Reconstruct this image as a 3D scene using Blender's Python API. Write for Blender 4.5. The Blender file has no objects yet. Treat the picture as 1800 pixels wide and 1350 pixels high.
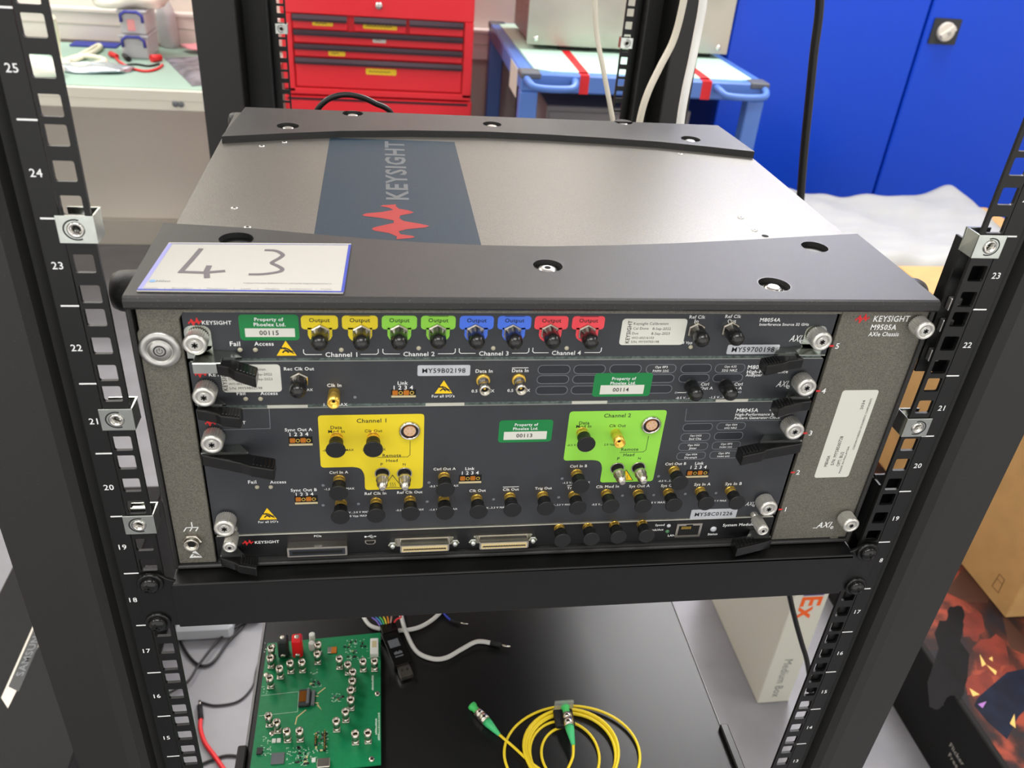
import bpy, math, random
from mathutils import Vector, Matrix, Euler
from mathutils.geometry import tessellate_polygon

# ------------------------------------------------------------------ camera, light, exposure
# lengths below are millimetres; S turns them into metres when objects are linked
S = 0.001
scene = bpy.context.scene
col = scene.collection
CAM_POS = Vector((-93.955, -387.636, 376.129))
CAM_ROT = Euler((1.01200186, -0.0727386, -0.1341175), 'XYZ')
FPX = 1477.93
CAM_M = CAM_ROT.to_matrix()
cam_data = bpy.data.cameras.new('camera')
cam_data.sensor_width = 36.0
cam_data.lens = FPX / 1800.0 * 36.0
cam_data.clip_start = 0.02
cam_data.clip_end = 50
cam_data.dof.use_dof = True
cam_data.dof.focus_distance = 0.56
cam_data.dof.aperture_fstop = 14.0
cam = bpy.data.objects.new('camera', cam_data)
cam.location = CAM_POS * S
cam.rotation_euler = CAM_ROT
col.objects.link(cam)
scene.camera = cam
scene.view_settings.view_transform = 'Standard'
scene.view_settings.look = 'None'
scene.view_settings.gamma = 1
scene.view_settings.use_curve_mapping = False
scene.view_settings.exposure = 0.42

world = bpy.data.worlds.new('room_light')
world.use_nodes = True
world.node_tree.nodes['Background'].inputs[0].default_value = (1.0, 0.985, 0.96, 1)
world.node_tree.nodes['Background'].inputs[1].default_value = 1.15
scene.world = world


def area(name, loc, size, power, color=(1, 0.985, 0.96), rot=(0, 0, 0)):
    d = bpy.data.lights.new(name, 'AREA')
    d.shape = 'RECTANGLE'
    d.size = size[0] * S
    d.size_y = size[1] * S
    d.energy = power
    d.color = color
    o = bpy.data.objects.new(name, d)
    o.location = Vector(loc) * S
    o.rotation_euler = rot
    col.objects.link(o)
    return o


# fluorescent ceiling panels of the lab, 2.6 m above the floor, plus added fill strips
area('ceiling_panel_right', (1250, 1950, 1735), (600, 1200), 40)
area('ceiling_panel_left', (-1700, 1500, 1735), (600, 1200), 26)
area('ceiling_panel_overhead', (-250, -700, 1735), (1200, 600), 16)
area('ceiling_panel_near_right', (1900, 100, 1735), (600, 1200), 20)
area('fill_strip_rear', (1150, 2400, 1735), (1300, 200), 34)  # added strip, no known fitting: brightens the back wall and chassis-top sheen
area('fill_strip_rear_left', (-1100, 2400, 1735), (1300, 200), 14)  # left-hand strip, likewise added to wash the back wall with light
area('ceiling_panel_near_left', (-1900, -900, 1735), (600, 1200), 14)

# ------------------------------------------------------------------ helpers


def srgb(c):
    if isinstance(c, str):
        c = c.lstrip('#')
        c = [int(c[i:i + 2], 16) for i in (0, 2, 4)]
    out = []
    for v in c:
        v = v / 255.0
        out.append(v / 12.92 if v <= 0.04045 else ((v + 0.055) / 1.055) ** 2.4)
    return tuple(out) + (1.0,)


MATS = {}


def mat(name, c, rough=0.5, metal=0.0, noise=0.0, nscale=900.0, bump=0.0, bscale=None, spec=0.5,
        alpha=1.0, trans=0.0, coat=0.0, specks=0.0, speckcol=(200, 195, 185), noisecol=None, stretch=None, ior=1.45):
    m = bpy.data.materials.new(name)
    m.use_nodes = True
    nt = m.node_tree
    b = nt.nodes['Principled BSDF']
    b.inputs['Roughness'].default_value = rough
    b.inputs['Metallic'].default_value = metal
    b.inputs['Specular IOR Level'].default_value = spec
    b.inputs['IOR'].default_value = ior
    b.inputs['Alpha'].default_value = alpha
    b.inputs['Transmission Weight'].default_value = trans
    b.inputs['Coat Weight'].default_value = coat
    base = srgb(c)
    b.inputs['Base Color'].default_value = base
    tc = None
    if noise or bump or specks:
        tc = nt.nodes.new('ShaderNodeTexCoord')
        mp = nt.nodes.new('ShaderNodeMapping')
        nt.links.new(tc.outputs['Object'], mp.inputs['Vector'])
        if stretch:
            mp.inputs['Scale'].default_value = stretch
    cur = None
    if noise:
        n = nt.nodes.new('ShaderNodeTexNoise')
        n.inputs['Scale'].default_value = nscale
        n.inputs['Detail'].default_value = 3
        nt.links.new(mp.outputs['Vector'], n.inputs['Vector'])
        r = nt.nodes.new('ShaderNodeValToRGB')
        c2 = srgb(noisecol) if noisecol else tuple(min(1, v * (1 + noise)) for v in base[:3]) + (1,)
        c1 = base if noisecol else tuple(v * (1 - noise) for v in base[:3]) + (1,)
        r.color_ramp.elements[0].position = 0.35
        r.color_ramp.elements[1].position = 0.65
        r.color_ramp.elements[0].color = c1
        r.color_ramp.elements[1].color = c2
        nt.links.new(n.outputs['Fac'], r.inputs['Fac'])
        cur = r.outputs['Color']
    if specks:
        v = nt.nodes.new('ShaderNodeTexVoronoi')
        v.inputs['Scale'].default_value = 560
        nt.links.new(mp.outputs['Vector'], v.inputs['Vector'])
        r2 = nt.nodes.new('ShaderNodeValToRGB')
        r2.color_ramp.elements[0].position = specks * 0.8
        r2.color_ramp.elements[1].position = specks * 1.6
        r2.color_ramp.elements[0].color = (1, 1, 1, 1)
        r2.color_ramp.elements[1].color = (0, 0, 0, 1)
        nt.links.new(v.outputs['Distance'], r2.inputs['Fac'])
        n2 = nt.nodes.new('ShaderNodeTexNoise')
        n2.inputs['Scale'].default_value = 60
        nt.links.new(mp.outputs['Vector'], n2.inputs['Vector'])
        mu = nt.nodes.new('ShaderNodeMath')
        mu.operation = 'MULTIPLY'
        nt.links.new(r2.outputs['Color'], mu.inputs[0])
        nt.links.new(n2.outputs['Fac'], mu.inputs[1])
        mx = nt.nodes.new('ShaderNodeMix')
        mx.data_type = 'RGBA'
        nt.links.new(mu.outputs[0], mx.inputs[0])
        if cur:
            nt.links.new(cur, mx.inputs[6])
        else:
            mx.inputs[6].default_value = base
        mx.inputs[7].default_value = srgb(speckcol)
        cur = mx.outputs[2]
    if cur:
        nt.links.new(cur, b.inputs['Base Color'])
    if bump:
        n = nt.nodes.new('ShaderNodeTexNoise')
        n.inputs['Scale'].default_value = bscale or nscale
        n.inputs['Detail'].default_value = 2
        nt.links.new(mp.outputs['Vector'], n.inputs['Vector'])
        bp = nt.nodes.new('ShaderNodeBump')
        bp.inputs['Strength'].default_value = bump
        bp.inputs['Distance'].default_value = 0.001
        nt.links.new(n.outputs['Fac'], bp.inputs['Height'])
        nt.links.new(bp.outputs['Normal'], b.inputs['Normal'])
    MATS[name] = m
    return name


def ray(px, py):
    return CAM_M @ Vector(((px - 900) / FPX, -(py - 675) / FPX, -1))


def P(px, py, ax, val):
    """the point of the plane x/y/z = val that the photograph shows at this pixel"""
    d = ray(px, py)
    a = 'xyz'.index(ax)
    return CAM_POS + d * ((val - CAM_POS[a]) / d[a])


class Fr:
    """a plane with an origin, two in-plane axes and a normal"""

    def __init__(self, o, ux, uy):
        self.o = Vector(o)
        self.x = Vector(ux).normalized()
        self.y = Vector(uy).normalized()
        self.n = self.x.cross(self.y)

    def at(self, u, v, h=0.0):
        return self.o + self.x * u + self.y * v + self.n * h

    def px(self, a, b, h=0.0):
        d = ray(a, b)
        o = self.o + self.n * h
        q = CAM_POS + d * ((o - CAM_POS).dot(self.n) / d.dot(self.n)) - self.o
        return (q.dot(self.x), q.dot(self.y))


def XY(z):
    return Fr((0, 0, z), (1, 0, 0), (0, 1, 0))


def XZ(y):
    return Fr((0, y, 0), (1, 0, 0), (0, 0, 1))


_txt = {}


def text_mesh(s, bold=0.0):
    k = (s, bold)
    if k in _txt:
        return _txt[k]
    c = bpy.data.curves.new('t', 'FONT')
    c.body = s
    c.size = 1
    c.offset = bold * 0.8
    c.space_character = 1.04 + bold * 2
    c.resolution_u = 2
    c.fill_mode = 'FRONT'
    o = bpy.data.objects.new('t', c)
    me = bpy.data.meshes.new_from_object(o)
    vs = [(v.co.x, v.co.y) for v in me.vertices]
    fs = [tuple(p.vertices) for p in me.polygons]
    bpy.data.objects.remove(o)
    bpy.data.meshes.remove(me)
    bpy.data.curves.remove(c)
    if vs:
        x0 = min(v[0] for v in vs)
        x1 = max(v[0] for v in vs)
        vs = [(v[0] - x0, v[1]) for v in vs]
    else:
        x0 = x1 = 0
    _txt[k] = (vs, fs, x1 - x0)
    return _txt[k]


class MB:
    def __init__(self):
        self.v = []
        self.f = []
        self.m = []
        self.s = []
        self.names = []

    def mi(self, name):
        if name not in self.names:
            self.names.append(name)
        return self.names.index(name)

    def add(self, vs, fs, m, smooth=False):
        b = len(self.v)
        k = self.mi(m)
        self.v += [Vector(p) for p in vs]
        for f in fs:
            self.f.append(tuple(b + i for i in f))
            self.m.append(k)
            self.s.append(smooth)
        return self

    def box(self, x0, x1, y0, y1, z0, z1, m, bev=0.0):
        x0, x1 = sorted((x0, x1))
        y0, y1 = sorted((y0, y1))
        z0, z1 = sorted((z0, z1))
        b = min(bev, (x1 - x0) / 2.01, (y1 - y0) / 2.01, (z1 - z0) / 2.01)
        if b <= 0:
            vs = [(x, y, z) for x in (x0, x1) for y in (y0, y1) for z in (z0, z1)]
            fs = [(0, 1, 3, 2), (4, 6, 7, 5), (0, 4, 5, 1), (2, 3, 7, 6), (0, 2, 6, 4), (1, 5, 7, 3)]
            return self.add(vs, fs, m)
        # chamfered box: three vertices at each corner
        vs = []
        idx = {}
        for sx in (0, 1):
            for sy in (0, 1):
                for sz in (0, 1):
                    X, Y, Z = (x0, x1)[sx], (y0, y1)[sy], (z0, z1)[sz]
                    dx, dy, dz = (b, -b)[sx], (b, -b)[sy], (b, -b)[sz]
                    for k, p in enumerate(((X, Y + dy, Z + dz), (X + dx, Y, Z + dz), (X + dx, Y + dy, Z))):
                        idx[sx, sy, sz, k] = len(vs)
                        vs.append(p)
        fs = []
        for s in (0, 1):
            q = [(0, 0), (0, 1), (1, 1), (1, 0)]
            fx = [idx[s, a, c, 0] for a, c in q]
            fy = [idx[a, s, c, 1] for a, c in q]
            fz = [idx[a, c, s, 2] for a, c in q]
            fs += [tuple(fx) if not s else tuple(fx[::-1]), tuple(fy[::-1]) if not s else tuple(fy), tuple(fz) if not s else tuple(fz[::-1])]
        for a in (0, 1):
            for c in (0, 1):
                fs.append((idx[0, a, c, 1], idx[1, a, c, 1], idx[1, a, c, 2], idx[0, a, c, 2]))
                fs.append((idx[a, 0, c, 0], idx[a, 1, c, 0], idx[a, 1, c, 2], idx[a, 0, c, 2]))
                fs.append((idx[a, c, 0, 0], idx[a, c, 1, 0], idx[a, c, 1, 1], idx[a, c, 0, 1]))
        for a in (0, 1):
            for c in (0, 1):
                for d in (0, 1):
                    fs.append((idx[a, c, d, 0], idx[a, c, d, 1], idx[a, c, d, 2]))
        return self.add(vs, fs, m)

    def prism(self, F, pts, h0, h1, m, holes=(), cap0=True, m_side=None):
        loops = [list(pts)] + [list(h) for h in holes]
        flat = [p for l in loops for p in l]
        n = len(flat)
        top = [F.at(p[0], p[1], h1) for p in flat]
        if holes or len(pts) > 4:
            tris = tessellate_polygon([[Vector((p[0], p[1], 0)) for p in l] for l in loops])
            tris = [tuple(t) for t in tris]
        else:
            tris = [tuple(range(n))]
        if h0 == h1:
            return self.add(top, tris, m)
        bot = [F.at(p[0], p[1], h0) for p in flat]
        self.add(top, tris, m)
        if cap0:
            self.add(bot, tris, m)
        off = 0
        for l in loops:
            k = len(l)
            vs = [bot[off + i] for i in range(k)] + [top[off + i] for i in range(k)]
            self.add(vs, [(i, (i + 1) % k, k + (i + 1) % k, k + i) for i in range(k)], m_side or m)
            off += k
        return self

    def rect(self, F, u0, u1, v0, v1, h0, h1, m, r=0.0, n=4):
        return self.prism(F, rrect(u0, u1, v0, v1, r, n), h0, h1, m)

    def lathe(self, F, u, v, prof, m, n=20, smooth=True, cap=True, phase=0.0, tilt=None):
        """prof: list of (radius, height) along the frame's normal"""
        vs = []
        for r, h in prof:
            for i in range(n):
                a = 2 * math.pi * i / n + phase
                du = dv = 0
                if tilt:
                    du, dv = tilt[0] * h, tilt[1] * h
                vs.append(F.at(u + du + r * math.cos(a), v + dv + r * math.sin(a), h))
        fs = []
        for k in range(len(prof) - 1):
            for i in range(n):
                j = (i + 1) % n
                fs.append((k * n + i, k * n + j, (k + 1) * n + j, (k + 1) * n + i))
        self.add(vs, fs, m, smooth)
        if cap:
            self.add(vs[-n:], [tuple(range(n))], m)
        return self

    def disc(self, F, u, v, r, h, m, n=20):
        return self.prism(F, circ(u, v, r, n), h, h, m)

    def ring(self, F, u, v, r0, r1, h, m, n=24):
        a = circ(u, v, r1, n)
        b = circ(u, v, r0, n)
        vs = [F.at(p[0], p[1], h) for p in a + b]
        return self.add(vs, [(i, (i + 1) % n, n + (i + 1) % n, n + i) for i in range(n)], m)

    def stroke(self, F, pts, w, h, m, closed=False):
        """a flat line of width w on the plane"""
        pts = [Vector(p[:2]) for p in pts]
        n = len(pts)
        L = []
        R = []
        for i, p in enumerate(pts):
            a = pts[(i - 1) % n] if (closed or i > 0) else p
            b = pts[(i + 1) % n] if (closed or i < n - 1) else p
            d1 = (p - a).normalized() if (p - a).length > 1e-9 else (b - p).normalized()
            d2 = (b - p).normalized() if (b - p).length > 1e-9 else d1
            t = (d1 + d2)
            t = t.normalized() if t.length > 1e-6 else d1
            nn = Vector((-t.y, t.x))
            k = max(0.5, nn.dot(Vector((-d1.y, d1.x))))
            o = nn * (w / 2 / k)
            L.append(p + o)
            R.append(p - o)
        vs = [F.at(q.x, q.y, h) for q in L + R]
        fs = [(i, i + 1, n + i + 1, n + i) for i in range(n - 1)]
        if closed:
            fs.append((n - 1, 0, n, 2 * n - 1))
        return self.add(vs, fs, m)

    def text(self, F, s, u, v, size, m, h=0.12, bold=0.0, align='c', width=None, up=None, shear=0.0):
        vs, fs, w = text_mesh(s, bold)
        if not vs:
            return self
        kx = ky = size
        if width:
            kx = width / w
            if size is None:
                ky = kx
        x0 = {'c': -w * kx / 2, 'l': 0, 'r': -w * kx}[align]
        if up:
            ux, uy = Vector((up[1], -up[0])), Vector(up)
        else:
            ux, uy = Vector((1, 0)), Vector((0, 1))
        out = []
        for a, b in vs:
            X = x0 + a * kx + shear * b * ky
            Y = (b - 0.35) * ky
            q = Vector((u, v)) + ux * X + uy * Y
            out.append(F.at(q.x, q.y, h))
        return self.add(out, fs, m)

    def tube(self, pts, r, m, n=8, smooth=True, caps=True, res=0):
        pts = [Vector(p) for p in pts]
        if res:
            pts = catmull(pts, res)
        rs = r if isinstance(r, (list, tuple)) else [r] * len(pts)
        if len(rs) != len(pts):
            k = (len(rs) - 1) / (len(pts) - 1)
            rs = [rs[int(i * k)] + (rs[min(int(i * k) + 1, len(rs) - 1)] - rs[int(i * k)]) * (i * k - int(i * k)) for i in range(len(pts))]
        t = (pts[1] - pts[0]).normalized()
        a = t.orthogonal().normalized()
        vs = []
        for i, p in enumerate(pts):
            if i == 0:
                t2 = (pts[1] - pts[0]).normalized()
            elif i == len(pts) - 1:
                t2 = (pts[-1] - pts[-2]).normalized()
            else:
                t2 = (pts[i + 1] - pts[i - 1]).normalized()
            a = (a - t2 * a.dot(t2))
            a = a.normalized() if a.length > 1e-6 else t2.orthogonal().normalized()
            b = t2.cross(a)
            for k in range(n):
                th = 2 * math.pi * k / n
                vs.append(p + (a * math.cos(th) + b * math.sin(th)) * rs[i])
        fs = []
        for i in range(len(pts) - 1):
            for k in range(n):
                j = (k + 1) % n
                fs.append((i * n + k, i * n + j, (i + 1) * n + j, (i + 1) * n + k))
        self.add(vs, fs, m, smooth)
        if caps:
            self.add(vs[:n], [tuple(range(n))], m)
            self.add(vs[-n:], [tuple(range(n))], m)
        return self

    def bar(self, p0, p1, w, d, m, up=(0, 0, 1)):
        """a rectangular bar between two points"""
        p0, p1, up = Vector(p0), Vector(p1), Vector(up)
        t = (p1 - p0).normalized()
        a = t.cross(up).normalized()
        b = a.cross(t)
        vs = [p + a * sx * w / 2 + b * sy * d / 2 for p in (p0, p1) for sx, sy in ((-1, -1), (1, -1), (1, 1), (-1, 1))]
        return self.add(vs, [(0, 1, 2, 3), (4, 5, 6, 7), (0, 1, 5, 4), (1, 2, 6, 5), (2, 3, 7, 6), (3, 0, 4, 7)], m)

    def build(self, name, parent=None, bevel=0.0, recalc=True, thin=False):
        off = Vector(parent['_off']) if parent is not None and '_off' in parent else Vector((0, 0, 0))
        own = None
        if parent is None:
            lo = [min(v[i] for v in self.v) for i in range(3)]
            hi = [max(v[i] for v in self.v) for i in range(3)]
            own = Vector(((lo[0] + hi[0]) / 2, (lo[1] + hi[1]) / 2, lo[2]))
            off = own
        me = bpy.data.meshes.new(name)
        me.from_pydata([tuple((v - off) * S) for v in self.v], [], self.f)
        for nme in self.names:
            me.materials.append(MATS[nme])
        me.polygons.foreach_set('material_index', self.m)
        me.polygons.foreach_set('use_smooth', self.s)
        me.update()
        if recalc:
            import bmesh
            bm = bmesh.new()
            bm.from_mesh(me)
            bmesh.ops.remove_doubles(bm, verts=bm.verts, dist=1e-7)
            bmesh.ops.recalc_face_normals(bm, faces=bm.faces)
            bm.to_mesh(me)
            bm.free()
        o = bpy.data.objects.new(name, me)
        col.objects.link(o)
        if parent is not None:
            o.parent = parent
            o['_off'] = tuple(off)
        else:
            o.location = own * S
            o['_off'] = tuple(own)
        if bevel:
            md = o.modifiers.new('edge', 'BEVEL')
            md.width = bevel * S
            md.segments = 2
            md.limit_method = 'ANGLE'
            md.angle_limit = math.radians(40)
        return o


def circ(u, v, r, n=20, ph=0.0):
    return [(u + r * math.cos(2 * math.pi * i / n + ph), v + r * math.sin(2 * math.pi * i / n + ph)) for i in range(n)]


def rrect(u0, u1, v0, v1, r=0.0, n=4):
    u0, u1 = sorted((u0, u1))
    v0, v1 = sorted((v0, v1))
    r = min(r, (u1 - u0) / 2 - 1e-4, (v1 - v0) / 2 - 1e-4)
    if r <= 0:
        return [(u0, v0), (u1, v0), (u1, v1), (u0, v1)]
    out = []
    for cx, cy, a0 in ((u1 - r, v0 + r, -90), (u1 - r, v1 - r, 0), (u0 + r, v1 - r, 90), (u0 + r, v0 + r, 180)):
        for i in range(n + 1):
            a = math.radians(a0 + 90 * i / n)
            out.append((cx + r * math.cos(a), cy + r * math.sin(a)))
    return out


def catmull(pts, res):
    out = []
    n = len(pts)
    for i in range(n - 1):
        p0, p1, p2, p3 = pts[max(i - 1, 0)], pts[i], pts[i + 1], pts[min(i + 2, n - 1)]
        for k in range(res):
            t = k / res
            out.append(0.5 * ((2 * p1) + (p2 - p0) * t + (2 * p0 - 5 * p1 + 4 * p2 - p3) * t * t + (3 * p1 - p0 - 3 * p2 + p3) * t ** 3))
    out.append(pts[-1])
    return out


def tag(o, label=None, cat=None, group=None, kind=None):
    if label:
        o['label'] = label
    if cat:
        o['category'] = cat
    if group:
        o['group'] = group
    if kind:
        o['kind'] = kind
    return o


def thing(name, loc, label, cat, group=None):
    o = bpy.data.objects.new(name, None)
    o.empty_display_size = 0.02
    o.location = Vector(loc) * S
    o['_off'] = tuple(loc)
    col.objects.link(o)
    return tag(o, label, cat, group)


def copy_tree(o, parent=None, delta=(0, 0, 0)):
    c = o.copy()
    col.objects.link(c)
    c.parent = parent
    c.location = Vector(o.location) + Vector(delta) * S
    for ch in list(o.children):
        copy_tree(ch, c)
    return c


LOGO = None


def logo_poly():
    """the red pulse mark, u 0..1 along, v about -1..1"""
    left = [(725, 1190), (712, 1195), (696, 1150), (684, 1060), (676, 1045), (668, 1060), (655, 1120), (643, 1180), (630, 1178), (618, 1100), (610, 1000), (603, 985), (595, 1010), (585, 1110), (572, 1180), (560, 1150), (553, 1098), (547, 1110), (541, 1190)]
    right = [(541, 1200), (550, 1195), (565, 1215), (572, 1270), (583, 1308), (590, 1290), (603, 1220), (618, 1215), (632, 1240), (645, 1340), (655, 1395), (664, 1370), (674, 1260), (686, 1205), (700, 1215), (707, 1285), (713, 1300), (718, 1280), (724, 1210)]
    out = []
    for y, x in left + right:
        out.append(((725 - y) / 184.0, -(x - 1195) / 205.0))
    return out


LOGO = logo_poly()


def logo(mb, F, u, v, w, h, m, lift=0.12, rot=False):
    """u, v is the left middle of the mark; rot turns it to read bottom to top"""
    if rot:
        pts = [(u - q * h / 2, v + p * w) for p, q in LOGO]
    else:
        pts = [(u + p * w, v + q * h / 2) for p, q in LOGO]
    mb.prism(F, pts, lift, lift, m)
# ------------------------------------------------------------------ materials
mat('black powder coat', (36, 36, 35), 0.46, bump=0.12, bscale=3500, specks=0.035, spec=0.5)
mat('black satin steel', (16, 16, 16), 0.33, specks=0.03, spec=0.5)
mat('rail black', (12, 12, 12), 0.4, bump=0.05, bscale=2500)
mat('bumper plastic', (42, 42, 42), 0.38, bump=0.25, bscale=2600, specks=0.07, speckcol=(150, 145, 135))
mat('cover metal', (112, 109, 103), 0.36, metal=0.35, noise=0.12, nscale=1400, bump=0.12, bscale=1500, specks=0.05, speckcol=(150, 145, 130))
mat('cover stripe', (34, 52, 66), 0.5, spec=0.3, noise=0.1, nscale=1200, specks=0.06, speckcol=(150, 150, 140))
mat('logo red', (160, 28, 28), 0.5)
mat('stripe letter grey', (92, 98, 102), 0.45)
mat('bezel metal', (104, 101, 92), 0.5, metal=0.25, noise=0.3, nscale=1700, bump=0.15, bscale=2000)
mat('panel slate', (52, 54, 58), 0.42, noise=0.03, nscale=500)
mat('panel edge metal', (165, 168, 162), 0.3, metal=0.8)
mat('gasket green grey', (86, 98, 94), 0.5, noise=0.45, nscale=380, metal=0.3)
mat('spring strip metal', (205, 205, 192), 0.3, metal=0.35)
mat('panel black', (20, 20, 22), 0.4)
mat('print white', (232, 233, 232), 0.6)
mat('print red', (206, 40, 42), 0.5)
mat('print dark', (30, 32, 34), 0.6)
mat('print grey', (120, 124, 130), 0.6)
mat('slot dark', (34, 38, 45), 0.55)
mat('patch yellow', (222, 200, 34), 0.45)
mat('patch green', (140, 208, 70), 0.45)
mat('patch blue', (74, 118, 232), 0.45)
mat('patch red', (238, 74, 84), 0.45)
mat('sticker green', (20, 122, 62), 0.35)
mat('sticker white', (208, 208, 198), 0.4)
mat('sticker silver', (196, 199, 204), 0.35, metal=0.2)
mat('chrome', (215, 213, 208), 0.16, metal=1.0)
mat('nickel', (205, 200, 188), 0.25, metal=1.0)
mat('satin steel', (190, 188, 184), 0.33, metal=0.9)
mat('knurled steel', (214, 212, 206), 0.3, metal=0.75)
mat('zinc plate', (200, 205, 198), 0.22, metal=1.0, noise=0.08, nscale=90)
mat('gold', (250, 208, 96), 0.28, metal=0.85)
mat('copper orange', (200, 120, 40), 0.35, metal=0.4)
mat('cap rubber', (20, 20, 20), 0.28, coat=0.3)
mat('cap plastic', (22, 22, 23), 0.42, specks=0.03)
mat('black plastic gloss', (18, 18, 18), 0.2, bump=0.04, bscale=900)
mat('hole black', (6, 6, 6), 0.8)
mat('lens dull', (178, 172, 150), 0.4)
mat('esd yellow', (245, 200, 20), 0.5)
mat('connector cream', (196, 182, 142), 0.45)
mat('led green', (70, 120, 80), 0.4)

PINS = {}


def esd_symbol(mb, F, u, v, w, m='esd yellow', ink='print dark'):
    """a triangle with a reaching hand struck through"""
    hh = w * 0.87
    mb.prism(F, [(u - w / 2, v - hh / 2), (u + w / 2, v - hh / 2), (u, v + hh / 2)], 0.12, 0.12, m)
    arc = [(u - w * 0.36 + w * 0.5 * (1 - math.cos(a)), v - hh * 0.22 + w * 0.2 * math.sin(a)) for a in [i * math.pi / 12 for i in range(3, 12)]]
    mb.stroke(F, [(u - w * .26, v - hh * .02), (u - w * .08, v + hh * .03), (u + w * .08, v - hh * .04), (u + w * .2, v - hh * .16), (u + w * .34, v - hh * .24)], w * .075, 0.2, ink)
    mb.stroke(F, [(u - w * .2, v - hh * .3), (u - w * .08, v - hh * .16), (u + w * .02, v - hh * .18), (u + w * .12, v - hh * .3)], w * .075, 0.2, ink)
    mb.stroke(F, [(u - w * .3, v + hh * .1), (u + w * .38, v - hh * .36)], w * .045, 0.22, ink)


def lab(mb, F, s, x0, x1, y, m='print white', size=None, bold=0.02, h=0.12, shear=0.0, k=1.0):
    """lettering that spans pixel columns x0..x1 of the photograph at row y, on plane F"""
    y0, y1 = y if isinstance(y, tuple) else (y, y)
    a = F.px(x0, y0)
    b = F.px(x1, y1)
    w = abs(b[0] - a[0]) * k
    mb.text(F, s, (a[0] + b[0]) / 2, (a[1] + b[1]) / 2, size, m, h=h, bold=bold, width=w, shear=shear)


# ------------------------------------------------------------------ room
mat('floor vinyl', (130, 129, 133), 0.35, noise=0.06, nscale=14)
mat('wall paint', (220, 214, 202), 0.7, noise=0.02, nscale=3)
mat('trunking plastic', (218, 208, 200), 0.45)
mat('skirting paint', (186, 180, 168), 0.5)
mat('ceiling tile', (205, 203, 198), 0.85, noise=0.04, nscale=60)
FZ = -880
WY = 2560
CZ = 1750
b = MB().box(-3200, 3200, -2400, WY + 20, FZ - 20, FZ, 'floor vinyl')
tag(b.build('floor'), kind='structure')
b = MB().box(-3200, 3200, WY, WY + 100, FZ, CZ, 'wall paint')
tag(b.build('wall_back'), kind='structure')
b = MB().box(-3300, -3200, -2400, WY, FZ, CZ, 'wall paint')
tag(b.build('wall_left'), kind='structure')
b = MB().box(3200, 3300, -2400, WY, FZ, CZ, 'wall paint')
tag(b.build('wall_right'), kind='structure')
b = MB().box(-3200, 3200, -2400, WY, CZ, CZ + 40, 'ceiling tile')
tag(b.build('ceiling'), kind='structure')
# cable trunking and the rails along the back wall
b = MB()
zt = [P(300, q, 'y', WY - 45)[2] for q in (23, 50, 76)]
b.box(-3100, 860, WY - 45, WY - 0.5, zt[2] - 6, zt[0], 'trunking plastic', 4)
b.box(-3100, 860, WY - 47, WY - 44, zt[1] - 1.5, zt[1] + 1.5, 'skirting paint')
b.box(-3100, 860, WY - 53, WY - 44, zt[0] - 10, zt[0] + 2, 'trunking plastic', 2)
tag(b.build('trim_1'), kind='structure')
b = MB().box(-3100, 3100, WY - 22, WY - 0.5, FZ + 0.5, FZ + 95, 'skirting paint', 3)
tag(b.build('baseboard_back'), kind='structure')
# ------------------------------------------------------------------ the rack
U = 44.45
HOLES_U = (6.35, 22.225, 38.1)
rack = thing('equipment_rack', (0, 400, FZ), 'open four-post equipment rack in black steel with square-holed numbered rails', 'rack')
ZR0, ZR1 = -19 * U + 4, 15 * U


def ladder(r, G, x0, x1, xc, w=4.75):
    """perforated strip: one cell with a square hole after another"""
    for k in range(1, 34):
        for i, hz in enumerate(HOLES_U):
            z = (k - 19) * U + hz
            za = (k - 19) * U if i == 0 else z - 7.9375
            zb = (k - 18) * U if i == 2 else z + 7.9375
            r.prism(G, [(x0, za), (x1, za), (x1, zb), (x0, zb)], -2, 0, 'rail black', holes=[rrect(xc - w, xc + w, z - w, z + w, 0.9, 2)])


def front_post(s):
    F = Fr((0, 0, 0), (1, 0, 0), (0, 1, 0))
    # folded sheet: outer return, flat face, rounded step, groove and ridge
    prof = [(302, 50), (302, -8), (270, -8), (263, -6.5), (259, -2), (257.5, 6), (253.5, 9), (251.5, 4), (250.5, 1.5), (249.6, 0),
            (249.6, 2), (250.2, 5), (252.5, 11), (258.6, 9), (260.5, 0), (264, -4.6), (270, -6), (300, -6), (300, 50)]
    pts = [(s * x, y) for x, y in prof]
    b = MB().prism(F, pts, ZR0 - 30, ZR1 + 60, 'black powder coat')
    p = b.build('post', rack)
    # rail with the numbered strip, the square holes and the fold behind
    G = XZ(0)
    r = MB()
    x0, x1 = sorted((s * 225.2, s * 238.4))
    ladder(r, G, x0, x1, s * 232.5)
    x0, x1 = sorted((s * 239.0, s * 249.6))
    r.box(x0, x1, 0.1, 2.2, ZR0, ZR1, 'rail black')
    rail = r.build('mounting_rail', p)
    t = MB()
    H = XZ(0.1)
    for k in range(11, 29):
        z = (k - 19) * U
        t.rect(H, s * 238.9, s * 247.2, z - 0.42, z + 0.42, 0.0, 0.12, 'print white')
        if k == 18:
            continue
        t.text(H, str(k), s * 244.2 + (0.3 if s > 0 else -0.3), z + 21.2, 5.3, 'print white', bold=0.012)
    if s < 0:
        t.text(H, '1', -247.4, -U + 22.5, 5.3, 'print white', bold=0.012)
        t.text(H, '8', -244.4, -U + 22.5, 5.3, 'print white', bold=0.012)
    else:
        t.text(H, '8', 246.4, -U + 27.5, 5.3, 'print white', bold=0.012)
    t.build('unit_numbers', p)
    return p


front_post(-1)
front_post(1)


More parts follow.
